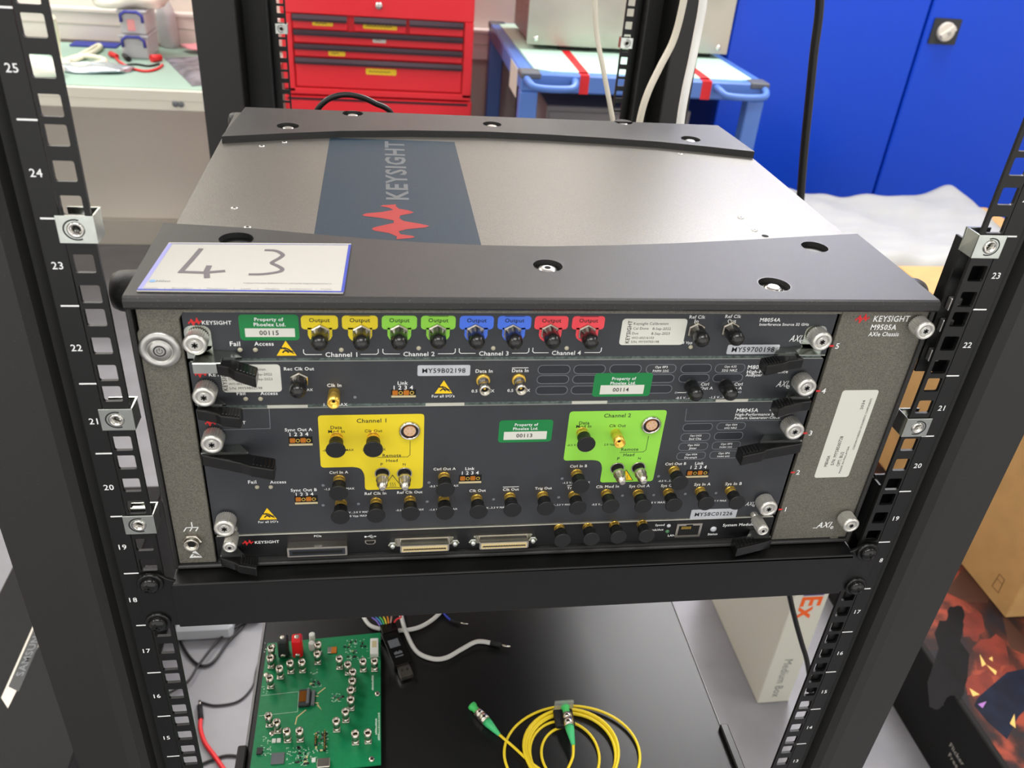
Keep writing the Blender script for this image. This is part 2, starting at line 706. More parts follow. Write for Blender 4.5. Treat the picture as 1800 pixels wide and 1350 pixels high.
def rear_post(s, Y):
    F = Fr((0, 0, 0), (1, 0, 0), (0, 1, 0))
    o = 345 if s < 0 else 322
    i = 290 if s < 0 else 286
    prof = [(o, Y - 34), (i, Y - 34), (i - 1.5, Y - 32), (i - 1.5, Y + 30), (252, Y + 30), (249, Y), (247, Y), (249, Y + 34), (o, Y + 45)]
    k = 1.0
    b = MB().prism(F, [(s * x, y) for x, y in prof], ZR0 - 30, ZR1 + 60, 'black powder coat')
    p = b.build('post', rack)
    G = XZ(Y)
    r = MB()
    x0, x1 = sorted((s * 225.2, s * 249.6))
    ladder(r, G, x0, x1, s * 232.5)
    x0, x1 = sorted((s * 247.6, s * 249.6))
    r.box(x0, x1, Y - 22, Y, ZR0, ZR1, 'rail black')
    r.build('mounting_rail', p)
    return p


rear_post(-1, 930)
rear_post(1, 775)
b = MB()
b.box(-300, 300, -6, 46, FZ + 0.5, FZ + 30, 'black powder coat', 2)
b.box(-300, 300, 905, 975, FZ + 0.5, FZ + 30, 'black powder coat', 2)
b.build('base_frame', rack)

# supports for the instrument beside the rails, with notched edges
for s in (-1, 1):
    b = MB()
    F = Fr((s * 226.5, 0, 0), (0, 1, 0), (0, 0, 1))
    if s > 0:
        yq = P(1652, 498, 'x', 244)[1]
        MB().prism(Fr((244, 0, 0), (0, 1, 0), (0, 0, 1)), [(3, 126), (yq, 126), (yq, 207), (3, 207)], -1.5, 0, 'rail black').build('side_bracket', rack)
        MB().box(226, 249, 11, 12.5, 130, 217, 'rail black').build('side_bracket', rack)
        MB().box(226, 249, 11, 12.5, -44, 50, 'rail black').build('side_bracket', rack)
        MB().box(232, 249, 3, 4.5, -160, -48, 'rail black').build('side_bracket', rack)
        for zz in (143, 163, 177):
            MB().box(229, 236, 7, 10.9, zz - 4, zz + 4, 'satin steel', 0.5).build('latch_tab', rack)
        b.prism(F, [(3, 2), (26, 2), (26, 30), (14, 48), (3, 48)], -1.5, 0, 'rail black')
        b.build('side_bracket', rack)
    else:
        pass

# fixed shelf carrying the instrument
shelf = thing('rack_shelf', (0, 200, -45), 'black steel rack shelf with a deep front lip, screwed under the instrument', 'shelf')
b = MB()
b.box(-220.3, 220.5, -5, -3, -42.6, -6, 'black satin steel')
b.box(-220.3, 220.5, -5, 640, -8, -6.2, 'black satin steel')
b.box(-220.3, 220.5, -5, -3, -8, -6, 'black satin steel')
b.box(-220.3, -218.3, -3, 640, -42.6, -8, 'black satin steel')
b.box(218.5, 220.5, -3, 640, -42.6, -8, 'black satin steel')
b.build('tray', shelf, bevel=1.0)
for s in (-1, 1):
    b = MB()
    F = XZ(-2.2)
    pts = [(s * 218.6, -43.5), (s * 240.3, -43.5), (s * 240.3, -4), (s * 238, -0.3), (s * 227, -0.3), (s * 224, -3), (s * 218.6, -6)]
    b.prism(F, pts, -2.0, 0, 'black satin steel')
    b.build('mounting_ear', shelf, bevel=0.4)


def pan_screw(parent, x, z, y):
    F = XZ(y)
    b = MB()
    b.lathe(F, x, z, [(7.6, 0), (7.6, 1.4), (6.9, 1.9)], 'black plastic gloss', 24)
    b.lathe(F, x, z, [(5.6, 1.9), (5.5, 3.2), (4.6, 4.5), (3.0, 5.3), (1.9, 5.5)], 'black plastic gloss', 24)
    o = b.build('screw', parent)
    c = MB()
    for a in (0.35, 0.35 + math.pi / 2):
        dx, dz = math.cos(a) * 3.0, math.sin(a) * 3.0
        c.bar(F.at(x - dx, z - dz, 5.2), F.at(x + dx, z + dz, 5.2), 1.1, 1.0, 'hole black', up=F.n)
    c.build('cross_recess', o)


for s in (-1, 1):
    for px_, py_ in (((263, 1030), (277, 1098)) if s < 0 else ((1527, 974), (1506, 1034))):
        q = P(px_, py_, 'y', -5)
        pan_screw(shelf, q[0], q[2], -2.3)


# ------------------------------------------------------------------ silver cage-nut clips on the rails
def clip(x, z, s, label, y=0.0, big=True):
    t = thing('cage_nut_clip', (x, y, z), label, 'clip nut', 'silver clip nuts on the rack rails')
    b = MB()
    F = XZ(y - 0.2)
    w0, w1 = -s * 8.6, s * 8.2
    hz = 6.8
    hole = circ(x, z, 3.3, 20)
    b.prism(F, [(x + w0, z - hz), (x + w1, z - hz), (x + w1, z + hz), (x + w0, z + hz)] if s > 0 else [(x + w1, z - hz), (x + w0, z - hz), (x + w0, z + hz), (x + w1, z + hz)], 0, 1.0, 'zinc plate', holes=[hole])
    xa = x - s * 8.6
    b.box(xa, xa + s * 0.9, y - 1.0, y + 11, z - hz, z + hz, 'zinc plate')
    b.box(xa, x + s * 6, y + 10, y + 11, z - hz, z + hz, 'zinc plate')
    b.build('spring_clip', t, bevel=0.25)
    c = MB()
    c.lathe(F, x, z, [(3.2, -6), (3.2, 0.4), (3.9, 1.5), (3.2, 1.9), (2.5, 1.6), (2.3, -4)], 'chrome', 22, cap=False)
    arc = [(x + s * 5.4 * math.cos(a) * -1, z + 4.9 * math.sin(a)) for a in [math.radians(k) for k in range(70, 300, 16)]]
    c.stroke(F, arc, 0.7, 1.06, 'panel black')
    c.build('threaded_nut', t)
    return t


def rail_z(px_, py_):
    return P(px_, py_, 'y', -1)[2]


for px_, py_, s, lb in ((140, 404, -1, 'silver clip nut on the left front rail beside the mark between 24 and 23'),
                        (207, 738, -1, 'silver clip nut on the left front rail at the number 21'),
                        (243, 923, -1, 'silver clip nut on the left front rail between 20 and 19'),
                        (1738, 434, 1, 'silver clip nut high on the right front rail above number 23'),
                        (1608, 752, 1, 'silver clip nut on the right front rail below number 21')):
    clip(s * 232.5, rail_z(px_, py_), s, lb)
clip(-232.5, P(498, 51, 'y', 928)[2], -1, 'small silver clip nut on the rear left rail in front of the red tool chest', y=929)
clip(232.5, P(1118, 77, 'y', 773)[2], 1, 'small silver clip nut on the rear right rail in front of the steel enclosure', y=774)
# loose spring clips behind the rail holes near the shelf
for s, px_, py_ in ((-1, 245, 893), (-1, 268, 998), (1, 1536, 945)):
    z = P(px_, py_, 'y', 4)[2]
    x = s * 232.5
    b = MB()
    b.box(x - 5, x + 5, 2.6, 9, z - 3.5, z - 2.4, 'black plastic gloss' if py_ != 893 else 'zinc plate', 0.2)
    b.box(x - 4.4, x + 4.4, 2.6, 3.6, z - 3.5, z + 0.8, 'black plastic gloss' if py_ != 893 else 'zinc plate', 0.2)
    lb = {893: 'steel cage nut lip seen inside the left rail hole above the lowest silver clip', 998: 'dark cage nut lip in the left rail hole just above the upper shelf screw', 945: 'dark cage nut lip in the right rail hole just above the shelf'}[py_]
    tag(b.build('cage_nut'), lb, 'cage nut', 'cage nuts sitting in the rail holes')
# ------------------------------------------------------------------ the instrument chassis
YP = 10.0
PF = XZ(YP)          # plane of the module face plates
chassis = thing('test_instrument_chassis', (0, 190, -5), 'large grey test instrument chassis with black corner bumpers on the rack shelf', 'test instrument')
ZT = 180.0
b = MB()
REAR = 366
b.box(-216, 218, 13, REAR, 174.4, 176, 'cover metal', 0.4)
b.box(-216, 218, 13, REAR, -4.5, -2.6, 'cover metal')
b.box(-216, -214.6, 13, REAR, -2.6, 174.4, 'cover metal')
b.box(216.6, 218, 13, REAR, -2.6, 174.4, 'cover metal')
b.box(-214.6, 216.6, REAR - 1.5, REAR, -2.6, 174.4, 'cover metal')
body = b.build('cover', chassis)
# painted stripe with the maker's mark on the cover
TF = XY(176.0)
b = MB()
q = [TF.px(*p) for p in ((584, 243), (803, 248), (840, 432), (546, 414))]
xa, xb, xc, xd = q[0][0], q[1][0], q[2][0], q[3][0]
b.prism(TF, [((xa + xd) / 2, 75), ((xb + xc) / 2, 75), ((xb + xc) / 2, 300), ((xa + xd) / 2, 300)], 0.05, 0.1, 'cover stripe')
sx0, sx1 = (xa + xd) / 2, (xb + xc) / 2
l0, l1 = TF.px(718, 352), TF.px(718, 250)
uxm = TF.px(692, 395)[0]
lc = TF.px(697, 352)[0]
b.text(TF, 'KEYSIGHT', (TF.px(672, 352)[0] + TF.px(722, 352)[0]) / 2 + 0.5, (l0[1] + l1[1]) / 2, 21, 'stripe letter grey', h=0.2, bold=0.03, width=abs(l1[1] - l0[1]), up=(-1, 0))
y0 = TF.px(700, 421)[1]
y1 = TF.px(700, 360)[1]
logo(b, TF, (TF.px(626, 382)[0] + TF.px(765, 397)[0]) / 2 + 0.5, y0, y1 - y0, 42, 'logo red', lift=0.2, rot=True)
b.build('printed_stripe', body)
b = MB()
for p in ((460, 257), (500, 250), (412, 366), (435, 400), (1302, 383), (1326, 405), (1196, 271)):
    u, v = TF.px(*p)
    b = MB().lathe(TF, u, v, [(2.3, 0), (2.1, 0.5), (1.2, 0.7)], 'satin steel', 16)
    b.disc(TF, u, v, 0.9, 0.75, 'hole black', 8)
    b.build('cover_screw', body)
u, v = TF.px(1345, 415)
MB().disc(TF, u, v, 2.4, 0.1, 'hole black', 12).build('cover_hole', body)


def bumper(name, edge, yfar, x0, x1, holes, front):
    """top plate with a curved inner edge, round recesses, and legs wrapping the sides"""
    F = XY(ZT)
    b = MB()
    hs = [circ(u, v, r, 24) for (u, v, r) in holes]
    if front:
        outer = [(x0, yfar), (x1, yfar)] + [p for p in edge[::-1]]
    else:
        outer = edge + [(x1, yfar), (x0, yfar)]
    b.prism(F, outer, -3.2, 0, 'bumper plastic', holes=hs)
    for (u, v, r) in holes:
        b.disc(F, u, v, r + 1, -3.1, 'black satin steel', 24)
    return b


F180 = XY(ZT)
fe = [F180.px(*p) for p in ((298, 392), (360, 396), (440, 401), (550, 411), (640, 419), (740, 426), (850, 431), (960, 433), (1080, 431), (1200, 427), (1320, 421), (1420, 415), (1518, 411))]
fe = [(-220.5, fe[0][1])] + fe[1:-1] + [(221.5, fe[-1][1])]
fh = []
for p, r in (((415, 420), 9.6), ((570, 472), 9.6), ((963, 467), 8.6), ((1361, 500), 9.2), ((1432, 434), 8.6)):
    u, v = F180.px(*p)
    fh.append((u, v, r))
YF = 7.5
b = bumper('front_bumper', fe, YF, -220.5, 221.5, fh, True)
fb0 = b
# rounded front edge and frame round the panel opening
SF = Fr((0, 0, 0), (0, 1, 0), (0, 0, 1))
prof = [(YF, ZT), (YF - 1.6, ZT - 0.6), (YF - 2.6, ZT - 2.2), (YF - 2.6, ZT - 5.5), (YF - 1.6, ZT - 7), (YF + 4, ZT - 7), (YF + 4, ZT - 3.2), (YF + 0.0, ZT)]
LF = Fr((-220.5, 0, 0), (0, 1, 0), (0, 0, 1))
b.prism(LF, [(p[0], p[1]) for p in prof], 0, 442, 'bumper plastic')
for s, xx in ((-1, -220.5), (1, 221.5)):
    x_in = xx - s * 2.6
    lo, hi = sorted((xx, x_in))
    b.box(lo, hi, YF - 1.5, 30, -4.5, ZT - 3, 'bumper plastic', 1.0)
    b.box(lo, hi, 30, 100, 120, ZT - 3, 'bumper plastic', 1.0)
b.box(-220.5, 221.5, YF - 1.0, 20, -5, -2.3, 'bumper plastic', 0.8)
fbump = b.build('front_bumper', chassis)
b = MB()
for (u, v, r) in (fh[2], fh[3]):
    b.lathe(F180, u, v, [(5.6, -3.1), (5.2, -1.9), (3.2, -1.2)], 'chrome' if u > 60 else 'satin steel', 18)
    b.disc(F180, u, v, 1.9, -1.1, 'hole black' if u < 60 else 'chrome', 12)
    b.ring(F180, u, v, r, r + 0.5, 0.06, 'black satin steel')
for (u, v, r) in (fh[0], fh[1], fh[4]):
    b.ring(F180, u, v, r, r + 0.5, 0.06, 'black satin steel')
b.build('recessed_screws', fbump)
# rear bumper
RT = 181.5
FR_ = XY(RT)
re_ = [FR_.px(*p) for p in ((400, 240), (500, 234), (600, 230), (720, 229), (850, 231), (960, 236), (1060, 242), (1160, 249), (1240, 257), (1316, 266))]
yb = 0.5 * (FR_.px(432, 188)[1] + FR_.px(1258, 220)[1])
re_ = [(-213.5, re_[0][1])] + re_[1:-1] + [(218.5, re_[-1][1])]
rh = []
for p, r in (((506, 221), 8.8), ((620, 199), 8.8), ((865, 218), 8.0), ((1096, 214), 8.4), ((1214, 244), 8.4)):
    u, v = FR_.px(*p)
    rh.append((u, v, r))
b = MB()
b.prism(FR_, re_ + [(214, yb), (-207, yb)], -7, 0, 'bumper plastic', holes=[circ(u, v, r, 22) for u, v, r in rh])
for u, v, r in rh:
    b.disc(FR_, u, v, r + 1, -2.6, 'black satin steel', 22)
    b.lathe(FR_, u, v, [(4.6, -2.5), (4.2, -1.6), (2.8, -1.2)], 'satin steel', 16)
b.box(-213.5, -211, re_[0][1] + 2, yb, 60, RT - 6, 'bumper plastic', 1)
b.box(216, 218.5, re_[-1][1] + 2, yb, 60, RT - 6, 'bumper plastic', 1)
b.build('rear_bumper', chassis, bevel=0.8)
# round carrying-handle hubs sticking out at the four corners
for x, sgn, p in ((-220.5, -1, (197, 512)), (221.5, 1, (1663, 518)), (-212, -1, (405, 207)), (217, 1, (1278, 236))):
    b = MB()
    big = abs(x) > 218
    L = 17 if big else 11
    H = Fr((x, 46 if big else 372, 163.5 if big else 165), (0, sgn, 0), (0, 0, 1))
    rr = 11.5 if big else 9
    b.lathe(H, 0, 0, [(rr, -1), (rr, L * 0.5), (rr * .96, L * 0.75), (rr * .84, L * .93), (rr * .6, L)], 'bumper plastic', 32)
    b.build('handle_hub', chassis)

# left bezel with the power button and earth socket
LB = XZ(8.6)
b = MB()
b.prism(LB, [(-217.4, -1.8), (-196, -1.8), (-196, 166), (-193.4, 170.5), (-193.4, 173.2), (-216.2, 173.2), (-216.2, 160), (-217.4, 158)], -3, 0, 'bezel metal')
bez = b.build('left_bezel', chassis, bevel=0.5)
b = MB()
b.rect(XZ(8.4), -194.5, 164.5, 170.6, 173.4, -3, 0.4, 'bezel metal')
b.rect(XZ(8.4), -194.5, 164.5, -2.3, -0.2, -3, 0.4, 'bumper plastic')
b.build('top_bezel', chassis)
u, v = LB.px(282, 614)
b = MB()
b.lathe(LB, u, v, [(10.6, 0), (10.6, 1.0), (9.9, 1.8), (6.8, 2.4), (6.6, 1.7), (5.9, 1.5), (5.8, 2.0), (3.2, 2.1)], 'satin steel', 36)
pw = b.build('power_button', bez)
b = MB()
b.ring(LB, u, v, 2.5, 3.2, 2.2, 'print dark')
b.stroke(LB, [(u + 1.4 * math.cos(a), v + 1.4 * math.sin(a)) for a in [math.radians(k) for k in range(125, 416, 20)]], 0.35, 2.2, 'print dark')
b.stroke(LB, [(u, v + 0.3), (u, v + 1.9)], 0.35, 2.2, 'print dark')
b.build('power_symbol', bez)
u, v = LB.px(339, 949)
b = MB()
b.lathe(LB, u, v, [(5.6, 0), (5.6, 2.2), (4.9, 2.6)], 'nickel', 6, smooth=False)
b.lathe(LB, u, v, [(4.6, 2.6), (4.6, 5.2), (4.2, 5.5), (2.1, 4.0), (2.0, 1.0)], 'nickel', 24, cap=False)
b.disc(LB, u, v, 2.1, 4.1, 'hole black', 16)
b.build('earth_socket', bez)
b = MB()
u, v = LB.px(338, 927)
b.stroke(LB, [(u, v), (u, v + 4.2)], 0.6, 0.12, 'print white')
b.stroke(LB, [(u - 3.6, v), (u + 3.6, v)], 0.6, 0.12, 'print white')
for k in (-3.4, 0, 3.4):
    b.stroke(LB, [(u + k, v), (u + k - 1.8, v - 3)], 0.6, 0.12, 'print white')
u, v = LB.px(343, 973)
esd_symbol(b, LB, u, v, 7.6, 'print white', 'bezel metal')
b.build('earth_symbols', bez)

# right bezel plate
RB = XZ(8.6)
b = MB()
b.prism(RB, [(165.2, -1.8), (221.0, -1.8), (221.0, 173.3), (165.2, 173.3)], -3, 0, 'bezel metal')
rbz = b.build('right_bezel', chassis, bevel=0.5)
b = MB()
logo(b, RB, RB.px(1503, 562)[0], RB.px(1503, 560)[1], 8.6, 6.6, 'print red')
lab(b, RB, 'KEYSIGHT', 1536, 1599, (560, 560), size=5.4, bold=0.018, shear=0.0)
lab(b, RB, 'M9505A', 1531, 1576, 575, size=5.0, bold=0.018)
lab(b, RB, 'AXIe Chassis', 1527, 1580, 587, size=4.0, bold=0.018)
for n, p in (('5', (1472, 608)), ('4', (1448, 687)), ('3', (1425, 761)), ('2', (1403, 830)), ('1', (1381, 895))):
    u, v = RB.px(*p)
    b.text(RB, n, u, v, 5.2, 'print white', bold=0.018)
    b.rect(RB, u - 5.0, u - 2.3, v - 0.6, v + 0.6, 0.05, 0.12, 'print red')
u, v = RB.px(1451, 923)
b.text(RB, 'AXI', u - 1.6, v + 0.4, 7.0, 'print white', bold=0.02, width=9.6, shear=0.25)
b.text(RB, 'e', u + 5.2, v - 1.6, 5.4, 'print white', bold=0.01)
b.stroke(RB, [(u - 8.6, v - 2.2), (u - 5.4, v - 2.2)], 0.5, 0.12, 'print white')
b.build('printed_lettering', rbz)
b = MB()
ST = XZ(8.5)
pa = [RB.px(*p) for p in ((1484, 686), (1545, 686), (1491, 838), (1429, 838))]
u0 = (pa[0][0] + pa[3][0]) / 2
u1 = (pa[1][0] + pa[2][0]) / 2
v0, v1 = pa[2][1], pa[0][1]
b.rect(RB, u0, u1, v0, v1, 0.02, 0.15, 'sticker white', 1.8)
W = u1 - u0


def vt(s, fu, v, size, L, m='print dark'):
    b.text(RB, s, u0 + fu * W, v, size, m, h=0.25, width=L, up=(-1, 0), bold=0.0)


H = v1 - v0
vt('M8040A', 0.22, v0 + H * .2, 3.2, H * .13)
vt('S/N: MY58500728', 0.4, v0 + H * .32, 3.2, H * .34)
vt('OPT: BU2', 0.58, v0 + H * .22, 3.2, H * .17)
vt('MADE IN MALAYSIA', 0.7, v0 + H * .21, 1.8, H * .32)
vt('2034', 0.68, v0 + H * .84, 2.6, H * .1)
vt('CONTAIN FOREIGN OR DOMESTIC COMPONENTS', 0.86, v0 + H * .62, 1.9, H * .58)
b.build('serial_sticker', rbz)


def thumb_screw(F, u, v, parent, r=5.9, h0=1.5, h1=11, core='knurled steel', name='thumbscrew'):
    """knurled captive screw"""
    b = MB()
    n = 56
    k = []
    for i in range(n):
        a = 2 * math.pi * i / n
        rr = r - (0.0 if i % 2 else 0.75)
        k.append((u + rr * math.cos(a), v + rr * math.sin(a)))
    b.lathe(F, u, v, [(r * 0.62, 0), (r * 0.62, h0)], core, 20)
    b.prism(F, k, h0, h1 - 2.2, core)
    b.lathe(F, u, v, [(r + 0.05, h1 - 2.2), (r + 0.05, h1 - 0.8), (r - 0.7, h1), (r * 0.66, h1), (r * 0.6, h1 - 0.9), (r * 0.58, h1 - 1.2)], core, 32)
    b.lathe(F, u, v, [(r * 0.5, h1 - 1.2), (r * 0.46, h1 - 0.2)], core, 24)
    o = b.build(name, parent)
    c = MB()
    for a in (0.5, 0.5 + math.pi / 3, 0.5 + 2 * math.pi / 3):
        dx, dz = math.cos(a) * r * .27, math.sin(a) * r * .27
        c.bar(F.at(u - dx, v - dz, h1 - .15), F.at(u + dx, v + dz, h1 - .15), r * .13, .3, 'hole black', up=F.n)
    c.build('driver_recess', o)
    return o


for p in ((1628, 583), (1497, 925)):
    qd = P(p[0], p[1], 'y', 8.6 - 11)
    thumb_screw(RB, qd[0], qd[2], rbz, r=5.6, h1=11)
# loose tab at the lower right of the frame
b = MB()
b.rect(RB, 208, 214, -4.6, -1.6, -2, 0.6, 'bezel metal', 1)
b.build('retaining_tab', rbz)
# padded stud row under the label card
# ------------------------------------------------------------------ plug-in modules
XL, XR = -194.8, 163.2


def module(name_label, z0, z1, face='panel slate'):
    t = thing('plug_in_module' if face == 'panel slate' else 'system_module', (-16, YP, z0), name_label, 'instrument module' if face == 'panel slate' else 'system module',
              'wide slate plug-in modules in the chassis' if face == 'panel slate' else None)
    b = MB()
    b.rect(PF, XL, XR, z0, z1, -1.6, 0, face, 0.6, 2)
    b.rect(PF, XL + 0.1, XR - 0.1, z0 - 0.05, z1 + 0.05, -2.4, -1.5, 'panel edge metal', 0.6, 2)
    b.box(XL + 3, XR - 3, YP + 2.4, 300, max(z0, 0) + 0.6, z1 - 0.6, 'black satin steel')
    f = b.build('face_plate', t)
    return t, f


m5, f5 = module('slate module with eight colour-coded Output sockets and sticker 00115, topmost in the chassis', 142.2, 169.6)
m4, f4 = module('slate module marked High-Performance Analyzer with sticker 00114, second from the top of the chassis', 112.4, 140.0)
m3, f3 = module('tall slate module with the yellow Channel 1 and green Channel 2 areas and sticker 00113', 19.4, 110.0)
m1, f1 = module('slim black system module with network and data ports along the foot of the chassis', 0.2, 17.6, 'panel black')
# gaskets and the bright edge strips between modules
for z0, z1, mod in ((140.4, 142.1, m5), (110.4, 112.3, m4)):
    b = MB()
    b.rect(PF, XL + 6, XR - 2, z0, z1, -1.2, -0.4, 'gasket green grey')
    b.build('gasket_strip', mod)
for a, bb in ((470, 541), (748, 816), (1004, 1066), (1255, 1312)):
    u0, u1 = PF.px(a, 716)[0], PF.px(bb, 713)[0]
    b = MB()
    b.rect(PF, u0, u1, 110.3, 112.2, -0.6, 0.35, 'spring strip metal')
    b.build('spring_finger', m4)
for mod, z in ((m5, 169.6), (m4, 140.0), (m3, 110.0), (m1, 17.6)):
    b = MB()
    b.rect(PF, XL + 1, XR - 1, z - 0.05, z + 0.55, -1.4, 0.1, 'spring strip metal' if mod in (m5, m1) else 'panel edge metal')
    b.build('edge_strip', mod)


def hexnut(b, F, u, v, r, h0, h1, m, ph=0.0):
    b.lathe(F, u, v, [(r, h0), (r, h1 - 0.5), (r - 0.7, h1)], m, 6, smooth=False, phase=ph)


def capped_round(F, pxy, parent, h=14.0, nut=True):
    q = P(pxy[0], pxy[1], 'y', YP - h + 1)
    u, v = q[0], q[2]
    b = MB()
    if nut:
        hexnut(b, F, u, v, 5.3, 0, 2.2, 'nickel', 0.52)
    b.lathe(F, u, v, [(3.2, 0), (3.2, 6)], 'nickel', 16)
    o = b.build('coaxial_socket', parent)
    c = MB()
    c.lathe(F, u, v, [(3.4, 2.6), (4.4, 2.7), (4.4, h - 3.6), (4.2, h - 1.8), (3.4, h - 0.4), (2.0, h + 0.7), (0.7, h + 1.1)], 'cap rubber', 24)
    c.build('dust_cap', o)
    return o


def capped_flange(F, pxy, parent, h=13.0, ghost=True):
    q = P(pxy[0], pxy[1], 'y', YP - h)
    u, v = q[0], q[2]
    b = MB()
    b.lathe(F, u, v, [(3.5, 0), (3.5, 0.6), (3.2, 0.7), (3.4, 0.9), (3.4, 7)], 'gold', 20)
    o = b.build('coaxial_socket', parent)
    c = MB()
    c.lathe(F, u, v, [(3.5, h - 8.2), (4.0, h - 8.1), (4.0, h - 6), (3.8, h - 5), (4.0, h - 3.6), (4.7, h - 2), (5.4, h - 1.1), (5.5, h - .4), (5.2, h)], 'cap plastic', 28)
    c.build('dust_cap', o)
    return o


def gold_open(F, pxy, parent, h=11):
    q = P(pxy[0], pxy[1], 'y', YP - h)
    u, v = q[0], q[2]
    b = MB()
    b.lathe(F, u, v, [(3.2, 0), (3.2, 3), (3.35, 3.2), (3.35, h), (2.6, h), (2.5, h - 2.5), (0.9, h - 2.5)], 'gold', 24)
    b.disc(F, u, v, 0.9, h - 2.4, 'hole black', 10)
    return b.build('coaxial_socket', parent)


def silver_conn(F, pxy, parent, h=12):
    q = P(pxy[0], pxy[1], 'y', YP - h)
    u, v = q[0], q[2]
    b = MB()
    b.lathe(F, u, v, [(4.0, 0), (4.0, 1.2), (3.7, 1.6)], 'gold', 24)
    b.lathe(F, u, v, [(3.1, 1.6), (3.1, 5), (2.6, 5.3), (2.6, 6.5), (3.1, 6.8), (3.1, h), (2.3, h), (2.2, h - 3)], 'nickel', 24)
    b.disc(F, u, v, 2.2, h - 2.9, 'hole black', 16)
    b.disc(F, u, v, 0.7, h - 2.6, 'gold', 8)
    return b.build('coaxial_socket', parent)


def rf_recessed(F, pxy, parent):
    u, v = F.px(*pxy)
    b = MB()
    b.disc(F, u, v, 4.4, 0.2, 'hole black', 28)
    b.ring(F, u, v, 3.9, 4.5, 0.3, 'satin steel')
    b.lathe(F, u, v - 0.3, [(3.0, 0), (3.0, 4), (3.7, 4.4), (3.7, 6.2), (3.2, 6.6), (3.2, 10), (2.4, 11), (1.9, 14), (1.2, 14.1)], 'nickel', 24)
    b.disc(F, u, v - 0.3, 1.2, 14.15, 'chrome', 10)
    return b.build('recessed_socket', parent)


def link_block(F, p0, p1, parent):
    a, c = F.px(*p0), F.px(*p1)
    u0, u1, v1, v0 = a[0], c[0], a[1], c[1]
    W = u1 - u0
    b = MB()
    b.rect(F, u0, u1, v0 + 0.8, v1, 0.02, 0.12, 'hole black')
    b.box(u0 + 0.1, u1 - 0.1, YP - 0.5, YP, v0, v0 + 1.2, 'connector cream')
    vm = (v0 + v1) / 2 + 0.6
    for i in range(4):
        cu = u0 + W * (0.16 + 0.225 * i)
        if i % 2 == 0:
            b.rect(F, cu - 1.5, cu + 1.5, vm - 1.5, vm + 1.5, 0.1, 0.5, 'copper orange', 0.5)
        b.ring(F, cu, vm, 0.75, 1.25, 0.6, 'gold' if i % 2 else 'copper orange', 12)
    return b.build('link_port', parent)


def multipin(F, pxy, parent):
    u, v = F.px(*pxy)
    b = MB()
    b.lathe(F, u, v - 0.6, [(6.2, 0), (6.2, 1.2), (5.8, 2.0), (5.0, 2.3), (4.9, 0.6)], 'chrome', 32, cap=False)
    b.disc(F, u, v - 0.6, 5.0, 0.5, 'slot dark', 28)
    b.lathe(F, u, v, [(3.6, 0.5), (3.6, 2.4)], 'copper orange', 24, cap=False)
    b.disc(F, u, v, 3.5, 2.2, 'pin disc', 24)
    for k in range(6):
        b.disc(F, u + 2.1 * math.cos(k * 1.047), v + 2.1 * math.sin(k * 1.047), 0.4, 2.3, 'gold', 8)
    return b.build('multi_pin_socket', parent)


mat('pin disc', (205, 168, 140), 0.5)


def lever(parent, pts, zt, side, h=6.8, d=9.5):
    """black ejector handle; pts are photograph points of its upper front edge, outer end first"""
    fr = [P(p[0], p[1], 'z', zt) for p in pts]
    fr = [(q[0], q[1]) for q in fr]
    bk = [(x, y + d) for x, y in fr]
    F = XY(zt)
    b = MB()
    b.prism(F, fr + bk[::-1], -h, 0, 'black plastic gloss')
    o = b.build('ejector_handle', parent, bevel=0.7)
    r = MB()
    (x2, y2), (x3, y3) = fr[-2], fr[-1]
    for k in range(6):
        t = 0.12 + 0.8 * k / 5
        x = x2 + (x3 - x2) * t
        y = y2 + (y3 - y2) * t
        r.box(x - 0.5, x + 0.5, y + 1.4, y + d - 1.5, zt - 0.3, zt + 0.55, 'black plastic gloss', 0.2)
    r.build('grip_ridges', o)
    # steel latch plate behind the handle
    s = MB()
    xm = fr[-1][0] * 0.62 + fr[0][0] * 0.38
    s.prism(XY(zt + 0.6), [(fr[0][0], YP - 0.2), (fr[0][0], YP - 7), (xm, YP - 7), (xm + side * 5, YP - 0.2)], -1.0, 0.2, 'zinc plate')
    s.build('latch_plate', o)
    if side < 0 or True:
        pass
    return o


def led(F, u, v, parent_mb, m='lens dull', r=1.3):
    parent_mb.lathe(F, u, v, [(r, 0), (r * 0.9, 0.5), (r * 0.4, 0.8)], m, 14)


def asset_sticker(F, x0, x1, y0, y1, w0, w1, wy0, wy1, l1, l2, num, parent):
    """green property sticker"""
    a, c = F.px(x0, y0), F.px(x1, y1)
    b = MB()
    b.rect(F, a[0], c[0], c[1], a[1], 0.02, 0.14, 'sticker green', 2.0)
    a, c = F.px(w0, wy0), F.px(w1, wy1)
    b.rect(F, a[0], c[0], c[1], a[1], 0.14, 0.2, 'sticker white')
    lab(b, F, 'Property of', l1[0], l1[1], l1[2], h=0.25, bold=0.018)
    lab(b, F, 'Phoelex Ltd.', l2[0], l2[1], l2[2], h=0.25, bold=0.018)
    lab(b, F, num[0], num[1], num[2], num[3], 'print dark', h=0.3, bold=0.018)
    o = b.build('asset_sticker', parent)
    o['label'] = 'green property sticker numbered ' + num[0]
    return o


def serial(F, x0, x1, y0, y1, s, parent):
    a, c = F.px(x0, y0), F.px(x1, y1)
    b = MB()
    b.rect(F, a[0], c[0], c[1], a[1], 0.02, 0.14, 'sticker silver', 0.9)
    b.text(F, s, (a[0] + c[0]) / 2, (a[1] + c[1]) / 2, None, 'print dark', h=0.2, bold=0.018, width=(c[0] - a[0]) * 0.82)
    o = b.build('serial_sticker', parent)
    return o


